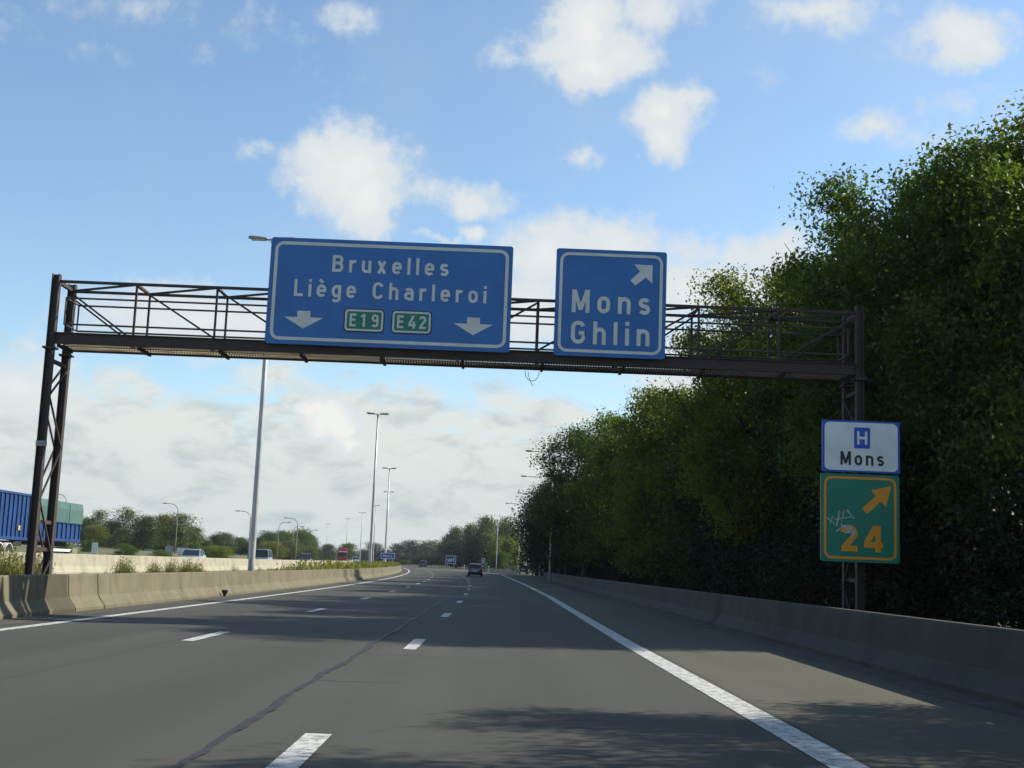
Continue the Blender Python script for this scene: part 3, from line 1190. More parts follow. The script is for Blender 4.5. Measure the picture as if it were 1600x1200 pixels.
for px, py, D, lab in [
        (865, 706, 113, 'roadside lamp whose head sticks out of the trees highest above the exit'),
        (848, 745, 144, 'roadside lamp head poking from the trees, second highest'),
        (836, 771, 177, 'roadside lamp head poking from the trees, third highest'),
        (813.5, 787, 205, 'lowest roadside lamp, its lit pole beside the exiting car')]:
    o = proto if first else copy_tree(proto)
    first = False
    p = at(px, py, D)
    z0 = zr(D)
    s = (p.z - z0) / 11.86
    o.location = (p.x, D, z0)
    o.scale = (s * .9, s, s)
    tag(o, lab, 'street lamp', 'single roadside lamps along the exit')
p = at(778, 815, 262)
lm = make_arm(10.2, .7, 'island_lamp', .3, 'galv')
lm.location = (p.x, 262, zr(262) + .2)
lm.rotation_euler = (0, 0, R_(-80))
tag(lm, 'slim pale lamp post standing on the exit island before the trees', 'street lamp')


# ------------------------------------------------------------------ vehicles
def wheel(parent, x, y, r=.31, w=.2, detail=True):
    mb = MB()
    mb.tube([(x - w / 2, y, r), (x - w / 2 + .03, y, r), (x + w / 2 - .03, y, r), (x + w / 2, y, r)], [r - .03, r, r, r - .03], 18)
    wo = mb.build('wheel', M['tyre'], parent, True)
    if detail:
        s = 1 if x > 0 else -1
        mb = MB()
        mb.tube([(x + s * (w / 2 - .02), y, r), (x + s * (w / 2 + .012), y, r)], [r * .66, r * .6], 14)
        mb.build('rim', M['rim'], wo, True)
    return wo


def make_car(name, paint, L=4.1, W=1.72, H=1.46, style='hatch', label='', rot=0, loc=(0, 0, 0), group=None):
    """front towards +Y"""
    r = empty(name, loc, rot, label, 'car', group)
    hw = W / 2
    belt = .88 if H < 1.55 else .98
    yr, yf = -L / 2, L / 2
    # lower body: sections along the length
    if style == 'saloon':
        st = [(yr, .34, .82, .86), (yr + .12, .22, .95, .97), (yr + .7, .2, .98, 1), (0, .18, belt + .04, 1), (yf - 1.25, .18, belt + .02, 1), (yf - .5, .2, .78, .97), (yf - .1, .24, .66, .9), (yf, .34, .56, .8)]
    else:
        st = [(yr, .36, .80, .88), (yr + .08, .24, belt + .03, .96), (yr + .6, .2, belt + .05, 1), (0, .18, belt + .03, 1), (yf - 1.1, .18, belt, 1), (yf - .45, .2, .80, .97), (yf - .1, .24, .68, .9), (yf, .34, .58, .8)]
    mb = MB()
    secs = []
    for y, z0, z1, k in st:
        w = hw * k
        zm = z0 + (z1 - z0) * .55
        secs.append([Vector(v) for v in ((-w * .86, y, z0), (-w * .98, y, z0 + .08), (-w, y, zm), (-w * .95, y, z1 - .04), (-w * .86, y, z1),
                                         (w * .86, y, z1), (w * .95, y, z1 - .04), (w, y, zm), (w * .98, y, z0 + .08), (w * .86, y, z0))])
    mb.loft(secs)
    mb.build('body', paint, r, True)
    # cabin: glass volume with painted roof and pillars
    y0b, y0t = (yr + .55, yr + 1.15) if style == 'saloon' else (yr + .10, yr + .42)
    y1b, y1t = (yf - 1.12, yf - 1.85)
    if style == 'van':
        y0b, y0t, y1b, y1t = yr + .05, yr + .2, yf - .95, yf - 1.5
    bw, tw = hw * .90, hw * .74
    zb = belt
    zt = H - .05
    mb = MB()
    mb.add([(-bw, y0b, zb), (bw, y0b, zb), (bw, y1b, zb), (-bw, y1b, zb), (-tw, y0t, zt), (tw, y0t, zt), (tw, y1t, zt), (-tw, y1t, zt)],
           [(0, 1, 5, 4), (1, 2, 6, 5), (2, 3, 7, 6), (3, 0, 4, 7), (4, 5, 6, 7)])
    mb.build('windows', M['glass'], r)
    mb = MB()
    secs = []
    for y, dz, k in ((y0t - .10, -.03, .97), (y0t + .15, .04, 1.02), ((y0t + y1t) / 2, .06, 1.03), (y1t - .2, .035, 1.02), (y1t + .08, -.04, .97)):
        w = tw * k
        secs.append([Vector(v) for v in ((-w - .03, y, zt - .05 + dz * .3), (-w * .85, y, zt + dz), (w * .85, y, zt + dz), (w + .03, y, zt - .05 + dz * .3))])
    mb.loft(secs)
    mb.build('roof', paint, r, True)
    mb = MB()
    for s in (-1, 1):
        mb.bar((s * bw * 1.005, y0b, zb - .02), (s * tw * 1.01, y0t, zt), .09, .07)
        mb.bar((s * bw * 1.005, y1b, zb - .02), (s * tw * 1.01, y1t, zt), .07, .06)
        ym = (y0b + y1b) / 2 - .1
        mb.bar((s * bw * 1.01, ym, zb - .02), (s * tw * 1.02, ym, zt), .03, .09)
    mb.build('pillars', paint, r)
    for s in (-1, 1):
        mb = MB()
        mb.box((s * (hw - .17), yr + .035, .80 if style != 'van' else .95), (.20, .10, .24 if style != 'van' else .4))
        bevel(mb.build('tail_light', M['redlamp'], r), .02)
        mb = MB()
        mb.box((s * (hw - .26), yf - .10, .62), (.34, .16, .14))
        bevel(mb.build('headlight', M['clearlamp'], r), .03)
        mb = MB()
        mb.box((s * (hw + .09), y1b - .28, belt + .06), (.2, .1, .14))
        bevel(mb.build('wing_mirror', paint, r), .03)
    mb = MB()
    mb.box((0, yr - .01, .44), (W * .92, .14, .20))
    bevel(mb.build('rear_bumper', M['black_plastic'] if style != 'saloon' else paint, r), .03)
    mb = MB()
    mb.box((0, yr - .03, .66), (.50, .10, .11))
    mb.build('number_plate', M['plate'], r)
    mb = MB()
    mb.box((0, yf - .02, .40), (W * .84, .12, .16))
    bevel(mb.build('front_bumper', M['black_plastic'] if style != 'saloon' else paint, r), .03)
    for x in (-hw + .1, hw - .1):
        for y in (yr + .72, yf - .78):
            wheel(r, x, y, .31)
    return r


def on_road(px, D, dz=0.0):
    p = at(px, 880, D)
    return (p.x, D, zr(D) + dz)


make_car('hatchback_car', M['p_grey'], 4.0, 1.72, 1.50, 'hatch', 'dark grey hatchback driving away in the middle of the road ahead', 0, on_road(743.3, 150, .008))
make_car('distant_car', M['p_blue'], 4.3, 1.78, 1.66, 'van', 'small dark people carrier far ahead at the start of the bend', R_(4), on_road(661, 305, .008))
make_car('exiting_car', M['p_dark'], 4.2, 1.75, 1.55, 'hatch', 'dark car in shade on the exit ramp beside the lamp pole', R_(-4), on_road(818.5, 258, .008))
make_car('saloon_car', M['p_silver'], 4.5, 1.78, 1.46, 'saloon', 'light silver-blue saloon oncoming behind the cream barrier', R_(180 + 3), on_road(300, 113, .36))
make_car('oncoming_van', M['p_bluegrey'], 4.6, 1.85, 1.86, 'van', 'blue-grey people carrier oncoming, partly behind the tall median mast', R_(180 + 3), on_road(409, 141, .36))
make_car('oncoming_car', M['p_dark'], 4.3, 1.75, 1.62, 'hatch', 'dark car oncoming between the van and the red lorry', R_(180 + 4), on_road(476, 166, .36))
make_car('far_oncoming_car', M['p_silver'], 4.3, 1.75, 1.6, 'hatch', 'tiny pale oncoming car just right of the red lorry', R_(180 + 8), on_road(555, 300, .36))

# distant red lorry
p = on_road(534, 330, .36)
rl = empty('red_lorry', p, R_(180 + 8), 'distant red and white lorry cab oncoming before the far trees', 'lorry')
mb = MB()
mb.box((0, 3.2, 1.75), (2.4, 2.1, 2.5))
bevel(mb.build('cab', M['p_red'], rl), .12)
mb = MB()
mb.box((0, 4.27, 2.1), (2.1, .04, .85))
mb.build('windscreen', M['glass'], rl)
mb = MB()
mb.box((0, 3.0, 3.35), (2.35, 1.6, .65))
bevel(mb.build('roof_deflector', M['p_red'], rl), .15)
mb = MB()
mb.box((0, 4.3, 2.78), (2.3, .06, .25))
mb.build('sun_visor', M['p_white'], rl)
mb = MB()
mb.box((0, -1.6, 2.0), (2.45, 7.0, 2.3))
bevel(mb.build('cargo_box', M['p_red'], rl), .04)
mb = MB()
mb.box((0, .5, .75), (.9, 8.5, .2))
mb.build('chassis', M['black_plastic'], rl)
for x in (-1.05, 1.05):
    for y in (3.4, -2.2, -3.5):
        wheel(rl, x, y, .5, .3)


# container lorry with its trailer, front out of the picture on the left
def container(parent, y0, y1, z0, z1, m, name, ribs=.62, W=2.5, tarp=False):
    mb = MB()
    mb.box((0, (y0 + y1) / 2, (z0 + z1) / 2), (W - .16, y1 - y0, z1 - z0))
    y = y0 + .15
    while y < y1 - .1:
        for s in (-1, 1):
            mb.box((s * (W / 2 - .045), y, (z0 + z1) / 2), (.09, .12, z1 - z0 - .04))
        y += ribs
    for s in (-1, 1):
        mb.box((s * (W / 2 - .04), (y0 + y1) / 2, z1 - .05), (.10, y1 - y0 + .03, .12))
        mb.box((s * (W / 2 - .05), (y0 + y1) / 2, z0 + .08), (.085, y1 - y0 + .03, .16))
    return mb.build(name, m, parent)


pA = at(127, 830, 81.6)
tx, ty = pA.x - 1.25, 81.6
tz = zr(75) + .36
lo = empty('container_lorry', (tx, ty, tz), R_(0), 'blue ribbed container lorry with a green-tarped trailer on the opposite carriageway', 'lorry')
# local y runs from 0 (tail) to negative (towards the camera and the cab)
tb = container(lo, -7.6, 0, 1.50, 2.72, M['container_blue'], 'trailer_bin', .8)
mb = MB()
secs = []
for y, k in ((-7.6, 1), (-5.1, 1.008), (-2.5, 1.0), (.02, 1.0)):
    secs.append([Vector(v) for v in ((-1.27 * k, y, 2.66), (-1.28 * k, y, 3.5), (-1.2, y, 3.92), (0, y, 4.0), (1.2, y, 3.92), (1.28 * k, y, 3.5), (1.27 * k, y, 2.66))])
mb.loft(secs)
tp = mb.build('tarpaulin', M['tarp'], lo)
mb = MB()
for y in (-2.55, -5.1):
    mb.box((1.285, y, 3.25), (.02, .035, 1.1))
mb.build('strap', M['black_plastic'], tp)
cb = container(lo, -15.4, -8.9, 1.42, 4.05, M['container_blue'], 'container', .62)
mb = MB()
mb.box((1.262, -10.6, 2.1), (.02, .22, .26))
mb.build('hazard_label', M['yellow'], cb)
mb = MB()
mb.box((0, -3.9, 1.32), (.9, 7.4, .26))
mb.box((0, -8.6, .95), (.2, 1.8, .12))
mb.box((0, -13.2, 1.22), (.9, 10.6, .28))
mb.build('chassis', M['black_plastic'], lo)
mb = MB()
mb.box((1.15, -2.9, .95), (.08, 3.4, .16))
mb.build('side_guard', M['p_white'], lo)
mb = MB()
mb.box((1.0, -.9, .92), (.5, 1.0, .34))
mb.build('tool_box', M['galv_dark'], lo)
for y in (-11.7, -13.0):
    pts = [(y + .64 * math.cos(R_(a)), .56 + .64 * math.sin(R_(a))) for a in np.linspace(8, 172, 12)]
    mb = MB()
    mb.loft([[Vector((.85, a, b)), Vector((1.24, a, b)), Vector((1.24, a * 1.0, b + .05)), Vector((.85, a, b + .05))] for a, b in pts])
    mb.build('mudguard', M['p_white'], lo)
for x in (-1.05, 1.05):
    for y in (-1.4, -6.4, -11.7, -13.0, -18.2):
        w_ = wheel(lo, x, y, .5, .32)
mb = MB()
mb.box((0, -17.6, 2.15), (2.45, 2.3, 2.6))
bevel(mb.build('cab', M['p_white'], lo), .14)
mb = MB()
mb.box((0, -18.77, 2.5), (2.15, .05, .95))
mb.build('windscreen', M['glass'], lo)

# ------------------------------------------------------------------ roadside bits at the exit
p = at(754.3, 892, 238)
ch = empty('chevron_board', (p.x, 238, zr(238)), 0, 'black and white chevron board on a red and white post at the exit nose', 'road sign')
zt = at(754.3, 877, 238).z - zr(238)
mb = MB()
mb.box((0, 0, zt), (.78, .05, 1.25))
bd = mb.build('board', M['sign_black'], ch)
for k in (-.38, .02, .42):
    shape('chevron', [(-.36, k - .16), (0, k + .08), (.36, k - .16), (.36, k + .0), (0, k + .24), (-.36, k + .0)], M['sign_whiteboard'], bd, -.034, 0, zt, .006)
mb = MB()
mb.box((0, .06, zt / 2 - .3), (.16, .1, zt - .4))
ps = mb.build('post', M['red'], ch)
mb = MB()
for z in (.5, 1.1):
    mb.box((0, .055, z), (.165, .11, .26))
mb.build('white_band', M['sign_whiteboard'], ps)
for px, py, D, w, h, nm, lab in ((759, 884, 236, .55, 1.2, 'roadside_cabinet', 'olive grey cabinet right behind the chevron board'),
                                 (796.5, 886, 232, .7, .9, 'roadside_cabinet', 'grey cabinet on the exit island between the two pale lamp posts')):
    p = at(px, py, D)
    mb = MB()
    mb.box((0, 0, h / 2 + .3), (w, .4, h))
    mb.box((0, 0, h + .33), (w + .08, .48, .06))
    mb.box((0, 0, .16), (w - .06, .34, .3))
    o = bevel(mb.build(nm, M['cabinet'], None, loc=(p.x, D, zr(D) + .25)), .015)
    tag(o, lab, 'cabinet')
for px, D, lab in ((725.5, 262, 'slim pale marker post on the grass left of the grey hatchback'), (763.5, 232, 'short pale marker post beside the cabinet on the exit island')):
    p = at(px, 888, D)
    r = empty('marker_post', (p.x, D, zr(D)), 0, lab, 'marker post')
    mb = MB()
    mb.loft([[Vector((sx * .09, sy * .05, z)) for sx, sy in ((-1, -1), (1, -1), (1, 1), (-1, 1))] for z in (-.05, 1.0)])
    mb.add([(-.09, -.05, 1.0), (.09, -.05, 1.0), (.09, .05, 1.18), (-.09, .05, 1.18)], [(0, 1, 2, 3)])
    mb.build('post', M['sign_whiteboard'], r)
    mb = MB()
    mb.box((0, -.054, .82), (.12, .01, .18))
    mb.build('reflector', M['red'], r)
# boards beyond the oncoming lanes
for px, py, D, w, h, lab, nm in ((148, 856, 118, .55, 1.0, 'small white marker board on the grass right of the lorry', 'marker_board'),
                                 (264, 860, 150, .9, 1.1, 'pale weathered notice board left of the lamp by the silver car', 'notice_board'),
                                 (284, 859.5, 140, 1.1, .5, 'white board just above the silver car roof', 'notice_board')):
    c = at(px, py, D)
    z0 = ground_z(c.x, D)
    r = empty(nm, (c.x, D, z0), R_(8), lab, 'road sign')
    zc = max(c.z - z0, h * .6)
    plate('panel', w, h, .06, M['sign_whiteboard'] if 'white' in lab else M['alu'], r, 0, .03, 0, zc)
    for x in (-w * .25, w * .25):
        mb = MB()
        mb.tube([(x, .06, -.05), (x, .06, zc + h * .4)], .03, 6)
        mb.build('post', M['galv_dark'], r)
p = at(378, 928, 41)
mb = MB()
mb.loft([[Vector((.13 * k * math.cos(a), .10 * k * math.sin(a), z)) for a in np.linspace(0, 2 * math.pi, 8)[:-1]] for z, k in ((0, .4), (.07, .4), (.12, .7), (.20, .85), (.22, .6))])
tag(mb.build('road_debris', M['black_plastic'], None, loc=(-8.98 + off(42), 42, zr(42))), 'small black scrap lying at the foot of the left barrier', 'debris')


# ------------------------------------------------------------------ vegetation
def leaf_mesh(name, C, L, asp=.55, up=.35, seed=0, axis=None):
    """C: (N,3) leaf centres -> diamond leaves of length about L"""
    r = np.random.default_rng(seed)
    N = len(C)
    nrm = r.normal(size=(N, 3))
    nrm[:, 2] = np.abs(nrm[:, 2]) + up
    nrm /= np.linalg.norm(nrm, axis=1)[:, None]
    t = r.normal(size=(N, 3)) if axis is None else axis + .35 * r.normal(size=(N, 3))
    t -= nrm * np.sum(t * nrm, axis=1)[:, None]
    t /= np.linalg.norm(t, axis=1)[:, None] + 1e-9
    b = np.cross(nrm, t)
    l = (L * (.6 + .8 * r.random(N)))[:, None]
    w = l * asp
    fold = nrm * w * .25
    V = np.stack([C + t * l * .5, C + b * w * .5 + fold, C - t * l * .5, C - b * w * .5 + fold], axis=1).reshape(-1, 3)
    me = bpy.data.meshes.new(name)
    me.vertices.add(4 * N)
    me.vertices.foreach_set('co', V.astype(np.float32).reshape(-1))
    me.loops.add(4 * N)
    me.loops.foreach_set('vertex_index', np.arange(4 * N, dtype=np.int32))
    me.polygons.add(N)
    me.polygons.foreach_set('loop_start', np.arange(0, 4 * N, 4, dtype=np.int32))
    me.update(calc_edges=True)
    me.materials.append(M['leaf_a'])
    return me


def crown_points(seed, H, R, zb, nl, ncl, npl, leaf, taper=1.0, spread=.55, lobe=.46, mid=.46):
    r = np.random.default_rng(seed)
    lobes = []
    for i in range(nl):
        t = (i + .5) / nl
        prof = max(.12, 1 - (abs(t - mid) / (.60 if t < mid else max(.60, 1.06 - mid))) ** 2.6) ** .6 * (1 - taper * .12 * t)
        a = i * 2.39996 + r.uniform(-.5, .5)
        rr = R * prof * spread * r.uniform(.55, 1.3)
        lobes.append((np.array([rr * math.cos(a), rr * math.sin(a), zb + (H - zb) * (.08 + .80 * t)]), R * lobe * r.uniform(.62, 1.2) * (.7 + .35 * prof)))
    out = []
    for c, lr in lobes:
        for _ in range(ncl):
            d = r.normal(size=3)
            d[2] = d[2] * .8 + .25
            d /= np.linalg.norm(d)
            cc = c + d * lr * (.35 + .75 * r.random() ** .6) * np.array([1, 1, .85])
            cs = leaf * r.uniform(1.4, 3.4)
            n = max(4, int(npl * r.uniform(.5, 1.5)))
            pts = cc + np.clip(r.normal(size=(n, 3)), -1.7, 1.7) * cs * np.array([1, 1, .62]) + np.outer(r.random(n) ** 2, d * np.array([1, 1, -.4])) * cs * 1.6
            out.append(pts)
    P = np.concatenate(out)
    P = P[(P[:, 2] > zb * .5) & (P[:, 2] < H * 1.02)]
    return P, lobes


def trunk_mesh(name, H, lobes, r0, seed):
    r = random.Random(seed)
    mb = MB()
    pts = [Vector((r.uniform(-.12, .12) * k, r.uniform(-.12, .12) * k, H * t)) for k, t in ((0, -.01), (.5, .12), (1, .3), (1.4, .5), (1.6, .7), (1.2, .88))]
    mb.tube(pts, [r0 * 1.3, r0, r0 * .85, r0 * .6, r0 * .38, r0 * .12], 9)
    for c, lr in lobes:
        c = Vector(c)
        zt = max(H * .12, c.z - .9 * math.hypot(c.x, c.y) - .3)
        k = zt / H
        base = pts[0].lerp(pts[-1], min(.95, k / .88))
        base.z = zt
        mid = base.lerp(c, .5) + Vector((r.uniform(-.2, .2), r.uniform(-.2, .2), -.12 * lr))
        rb = r0 * (.42 * (1 - k) + .1)
        mb.tube([base, mid, c, c + (c - mid) * .5 + Vector((0, 0, .3 * lr))], [rb, rb * .65, rb * .38, rb * .12], 6, False)
        for _ in range(3):
            d = Vector((r.uniform(-1, 1), r.uniform(-1, 1), r.uniform(-.2, 1))) * lr * .8
            mb.tube([mid.lerp(c, .5), c + d * .5, c + d], [rb * .35, rb * .22, rb * .06], 5, False)
    return mb.mesh(name, M['bark'], True)


KINDS = {}


def define(kind, variants, H, R, zb, nl, ncl, npl, leaf, r0, **kw):
    KINDS[kind] = []
    asp = kw.pop('asp', .55)
    for v in range(variants):
        seed = hash((kind == 'a', H, v)) % 1000 + v * 7 + int(H * 10)
        P, lobes = crown_points(seed, H, R, zb, nl, ncl, npl, leaf, **kw)
        me = leaf_mesh('crown', P, leaf, asp, seed=seed + 1)
        KINDS[kind].append((me, trunk_mesh('trunk', H, lobes, r0, seed), H, R))


define('big', 3, 12.0, 3.4, 1.6, 44, 20, 72, .135, .22, spread=.80, lobe=.27, mid=.60)
define('mid', 3, 11.0, 3.2, .8, 34, 17, 58, .165, .18, spread=.76, lobe=.30, mid=.52)
define('far', 3, 10.0, 3.6, .2, 16, 36, 24, .34, .2)
define('slender', 2, 10.0, 1.7, .4, 14, 24, 14, .30, .12, spread=.45, lobe=.5)
define('pine', 2, 10.0, 3.2, 2.4, 12, 26, 16, .42, .2, taper=.2, spread=.62, lobe=.40)
define('shrub', 3, 3.4, 2.0, .1, 10, 38, 44, .105, .06)
CNT = {k: 0 for k in KINDS}
TN = {'big': 'broadleaf_tree', 'mid': 'broadleaf_tree', 'far': 'broadleaf_tree', 'slender': 'slender_tree', 'pine': 'pine_tree', 'shrub': 'shrub'}
tr = random.Random(11)


def plant(kind, X, D, H, R, m, label, group=None, rz=None, z0=None):
    var = KINDS[kind]
    me, tm, H0, R0 = var[CNT[kind] % len(var)]
    CNT[kind] += 1
    o = empty(TN[kind], (X, D, (ground_z(X, D) if z0 is None else z0) - .05), tr.uniform(0, 6.28) if rz is None else rz, label, 'tree' if kind != 'shrub' else 'shrub', group)
    o.scale = (R / R0, R / R0, H / H0)
    c = link(bpy.data.objects.new('crown', me), o)
    c.material_slots[0].link = 'OBJECT'
    c.material_slots[0].material = M[m]
    link(bpy.data.objects.new('trunk', tm), o)
    return o


def tree_at(kind, px, ytop, D, hw, m, label, group=None):
    p = at(px, ytop, D)
    H = p.z - ground_z(p.x, D)
    R = hw * D / FPX
    return plant(kind, p.x, D, H, R, m, label, group)


GR = 'trees behind the right barrier'
# near, right of the road
for kind, X, D, H, R, m, lab in [
        ('big', 9.8, 31.0, 12.6, 2.9, 'leaf_b', 'tall green tree whose left branches overhang the right end of the gantry'),
        ('big', 13.6, 30.0, 14.2, 3.5, 'leaf_c', 'tallest tree, yellow-green top in the upper right corner'),
        ('big', 12.0, 28.0, 12.6, 3.1, 'leaf_b', 'nearest tree at the right edge of the picture'),
        ('big', 9.0, 42.5, 12.8, 3.1, 'leaf_c', 'olive green tree just behind the right part of the gantry'),
        ('big', 12.0, 38.0, 13.0, 3.6, 'leaf_a', 'dark tree behind the tree overhanging the gantry'),
        ('mid', 9.4, 53.0, 10.0, 2.7, 'leaf_a', 'dark tree below the gantry beam right of the Mons Ghlin sign'),
        ('mid', 12.0, 50.0, 12.2, 3.2, 'leaf_a', 'dark tree filling the gap behind the olive tree'),
        ('mid', 8.0, 62.5, 11.5, 2.9, 'leaf_c', 'sunlit yellow-green tree under the Mons Ghlin sign'),
        ('mid', 10.5, 70.0, 11.0, 3.0, 'leaf_a', 'green tree behind the sunlit one under the square sign'),
        ('mid', 7.6, 78.0, 12.1, 3.2, 'leaf_b', 'tree left of the sunlit tree, leaves against the sky'),
        ('mid', 6.5, 94.0, 12.8, 3.7, 'leaf_a', 'dark tree at whose edge the highest roadside lamp sticks out'),
        ('mid', 10.0, 104.0, 13.0, 3.6, 'leaf_a', 'dark tree behind the highest roadside lamp'),
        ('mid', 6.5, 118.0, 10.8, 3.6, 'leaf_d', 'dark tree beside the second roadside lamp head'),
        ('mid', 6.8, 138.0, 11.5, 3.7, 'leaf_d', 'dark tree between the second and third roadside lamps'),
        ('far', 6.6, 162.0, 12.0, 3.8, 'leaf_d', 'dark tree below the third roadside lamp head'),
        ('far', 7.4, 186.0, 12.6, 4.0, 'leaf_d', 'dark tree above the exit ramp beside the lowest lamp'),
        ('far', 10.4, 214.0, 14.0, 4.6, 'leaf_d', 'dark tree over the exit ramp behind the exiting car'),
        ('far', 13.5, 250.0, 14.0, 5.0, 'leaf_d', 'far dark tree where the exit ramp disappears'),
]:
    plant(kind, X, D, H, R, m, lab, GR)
# second row that closes the wood behind
plant('big', 17.6, 30.2, 14.0, 3.4, 'leaf_a', 'dark tree in the shaded wood behind the roadside trees on the right', 'second row of trees in the right wood')
D = 31.0
i = 0
while D < 200:
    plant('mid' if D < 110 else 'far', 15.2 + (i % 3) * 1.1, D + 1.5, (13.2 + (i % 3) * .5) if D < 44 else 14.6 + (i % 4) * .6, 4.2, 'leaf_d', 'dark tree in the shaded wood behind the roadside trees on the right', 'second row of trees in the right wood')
    D += 6.2
    i += 1
# trees beside the camera: out of the picture, their shade lies across the near lanes
for X, D, H, R, lab in ((9.6, 8.9, 9.4, 2.8, 'tree beside the right barrier just outside the picture'),
                        (9.8, 13.0, 6.9, 2.1, 'smaller tree beside the right barrier outside the picture'),
                        (9.6, 3.0, 12.5, 3.3, 'tree beside the right barrier behind the viewpoint')):
    plant('big', X, D, H, R, 'leaf_b', lab)
plant('far', -5.0, 304, 9.5, 3.4, 'leaf_d', 'dark tree just right of the dark blue sign, shading it', 'trees behind the exit island')
# undergrowth
k = 0
for X, D, H, R in ((11.2, 25.4, 3.6, 1.9), (12.6, 27.2, 4.6, 2.3), (13.6, 24.2, 4.4, 2.4), (14.6, 30.0, 5.0, 2.6), (15.5, 26.5, 5.2, 2.6), (12.6, 22.6, 3.4, 1.9), (17, 34, 5.5, 3)):
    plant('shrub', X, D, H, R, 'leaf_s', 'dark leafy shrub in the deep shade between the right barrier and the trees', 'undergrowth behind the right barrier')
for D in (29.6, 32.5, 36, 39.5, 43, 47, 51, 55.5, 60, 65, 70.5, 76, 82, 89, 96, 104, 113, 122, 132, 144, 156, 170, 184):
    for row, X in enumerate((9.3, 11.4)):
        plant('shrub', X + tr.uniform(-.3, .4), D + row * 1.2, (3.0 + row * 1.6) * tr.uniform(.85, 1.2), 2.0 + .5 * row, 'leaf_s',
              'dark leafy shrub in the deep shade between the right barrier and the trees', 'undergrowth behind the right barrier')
        k += 1

# beyond the oncoming lanes, left to right
GL = 'trees beyond the oncoming lanes'
for kind, px, yt, D, hw, m, lab in [
        ('far', -60, 800, 205, 32, 'leaf_b', 'tree hidden behind the container lorry, left of the picture'),
        ('far', 40, 806, 215, 30, 'leaf_b', 'tree hidden behind the container lorry'),
        ('far', 100, 812, 225, 24, 'leaf_a', 'tree behind the green tarpaulin of the lorry'),
        ('far', 136, 806, 215, 20, 'leaf_f', 'grey-green tree just right of the lorry tail'),
        ('far', 152, 818, 205, 18, 'leaf_c', 'low yellow-green tree right of the lorry tail'),
        ('slender', 158, 792, 228, 11, 'leaf_e', 'slim pale tree top above the yellow-green tree by the lorry'),
        ('far', 176, 811, 222, 15, 'leaf_d', 'dark tree between the two slim pale trees'),
        ('slender', 200, 789, 212, 15, 'leaf_e', 'tall slim olive tree left of the dark round tree'),
        ('far', 228, 803, 206, 19, 'leaf_a', 'dark green round tree between the olive trees'),
        ('far', 260, 801, 222, 20, 'leaf_c', 'light green tree left of the lamp by the silver car'),
        ('slender', 284, 797, 214, 18, 'leaf_e', 'loose pale tree behind the lamp by the silver car'),
        ('far', 303, 820, 226, 14, 'leaf_b', 'green tree at the right foot of the loose pale tree'),
        ('far', 322, 843, 240, 10, 'leaf_f', 'small grey-green tree right of the silver car'),
        ('far', 338, 834, 262, 15, 'leaf_a', 'dark tree left of the grey-green dome tree'),
        ('far', 352, 831, 275, 16, 'leaf_f', 'grey-green dome tree midway between silver car and mast'),
        ('far', 378, 838, 285, 14, 'leaf_b', 'low green tree just left of the tall median mast'),
        ('far', 404, 838, 285, 15, 'leaf_a', 'dark tree just right of the tall median mast'),
        ('far', 421, 829, 300, 15, 'leaf_a', 'tree at the left end of the big mound of trees'),
        ('far', 424, 845, 275, 20, 'leaf_c', 'yellow-green low tree in front of the mound'),
        ('far', 445, 827, 310, 20, 'leaf_b', 'tree at the middle of the big mound'),
        ('far', 450, 844, 285, 22, 'leaf_e', 'olive tree in front of the middle of the mound'),
        ('far', 472, 825, 330, 20, 'leaf_b', 'highest tree of the big mound'),
        ('far', 487, 834, 345, 13, 'leaf_a', 'dark tree at the right end of the mound'),
        ('far', 484, 852, 310, 14, 'leaf_b', 'low tree at the right foot of the mound'),
        ('far', 514, 849, 420, 13, 'leaf_f', 'grey-green tree left of the red lorry'),
        ('far', 543, 847, 440, 15, 'leaf_b', 'round green tree behind the red lorry'),
        ('pine', 568, 858, 470, 9, 'leaf_d', 'small dark pine left of the second tallest mast'),
        ('pine', 585, 847, 480, 11, 'leaf_d', 'dark pine between the second tallest mast and Mons sign'),
        ('far', 603, 858, 480, 11, 'leaf_d', 'dark tree behind the small Mons sign'),
        ('pine', 621, 849, 490, 10, 'leaf_d', 'dark pine just right of the small Mons sign'),
        ('pine', 641, 843, 470, 13, 'leaf_d', 'largest dark pine left of the far car'),
        ('pine', 657, 849, 470, 11, 'leaf_f', 'grey-green pine behind the far car'),
        ('pine', 673, 843, 440, 12, 'leaf_f', 'grey-green pine right of the far car'),
        ('far', 640, 866, 430, 20, 'leaf_d', 'low dark tree at the foot of the far pines'),
        ('far', 632, 874, 400, 9, 'leaf_b', 'small green bush tree by the far bend'),
        ('far', 668, 868, 410, 22, 'leaf_d', 'low dark tree behind the far car'),
]:
    tree_at(kind, px, yt, D, hw, m, lab, GL)
for k, (px, yt, D, hw) in enumerate([(150, 832, 240, 24), (185, 828, 242, 24), (215, 832, 240, 24), (245, 828, 244, 24), (275, 830, 242, 22), (305, 838, 250, 20),
                                    (330, 848, 300, 20), (360, 848, 310, 22), (392, 850, 320, 22), (425, 850, 340, 24), (460, 850, 350, 24), (490, 856, 380, 20),
                                    (515, 860, 460, 16), (545, 862, 480, 18), (575, 866, 520, 18), (605, 866, 520, 18), (630, 866, 510, 18), (655, 866, 500, 18), (680, 866, 450, 20), (705, 862, 410, 20)]):
    tree_at('far', px, yt, D, hw, 'leaf_d', 'low dark tree closing the gaps behind the row of trees beyond the motorway', 'dark trees behind the far rows')
GC = 'trees behind the exit island'
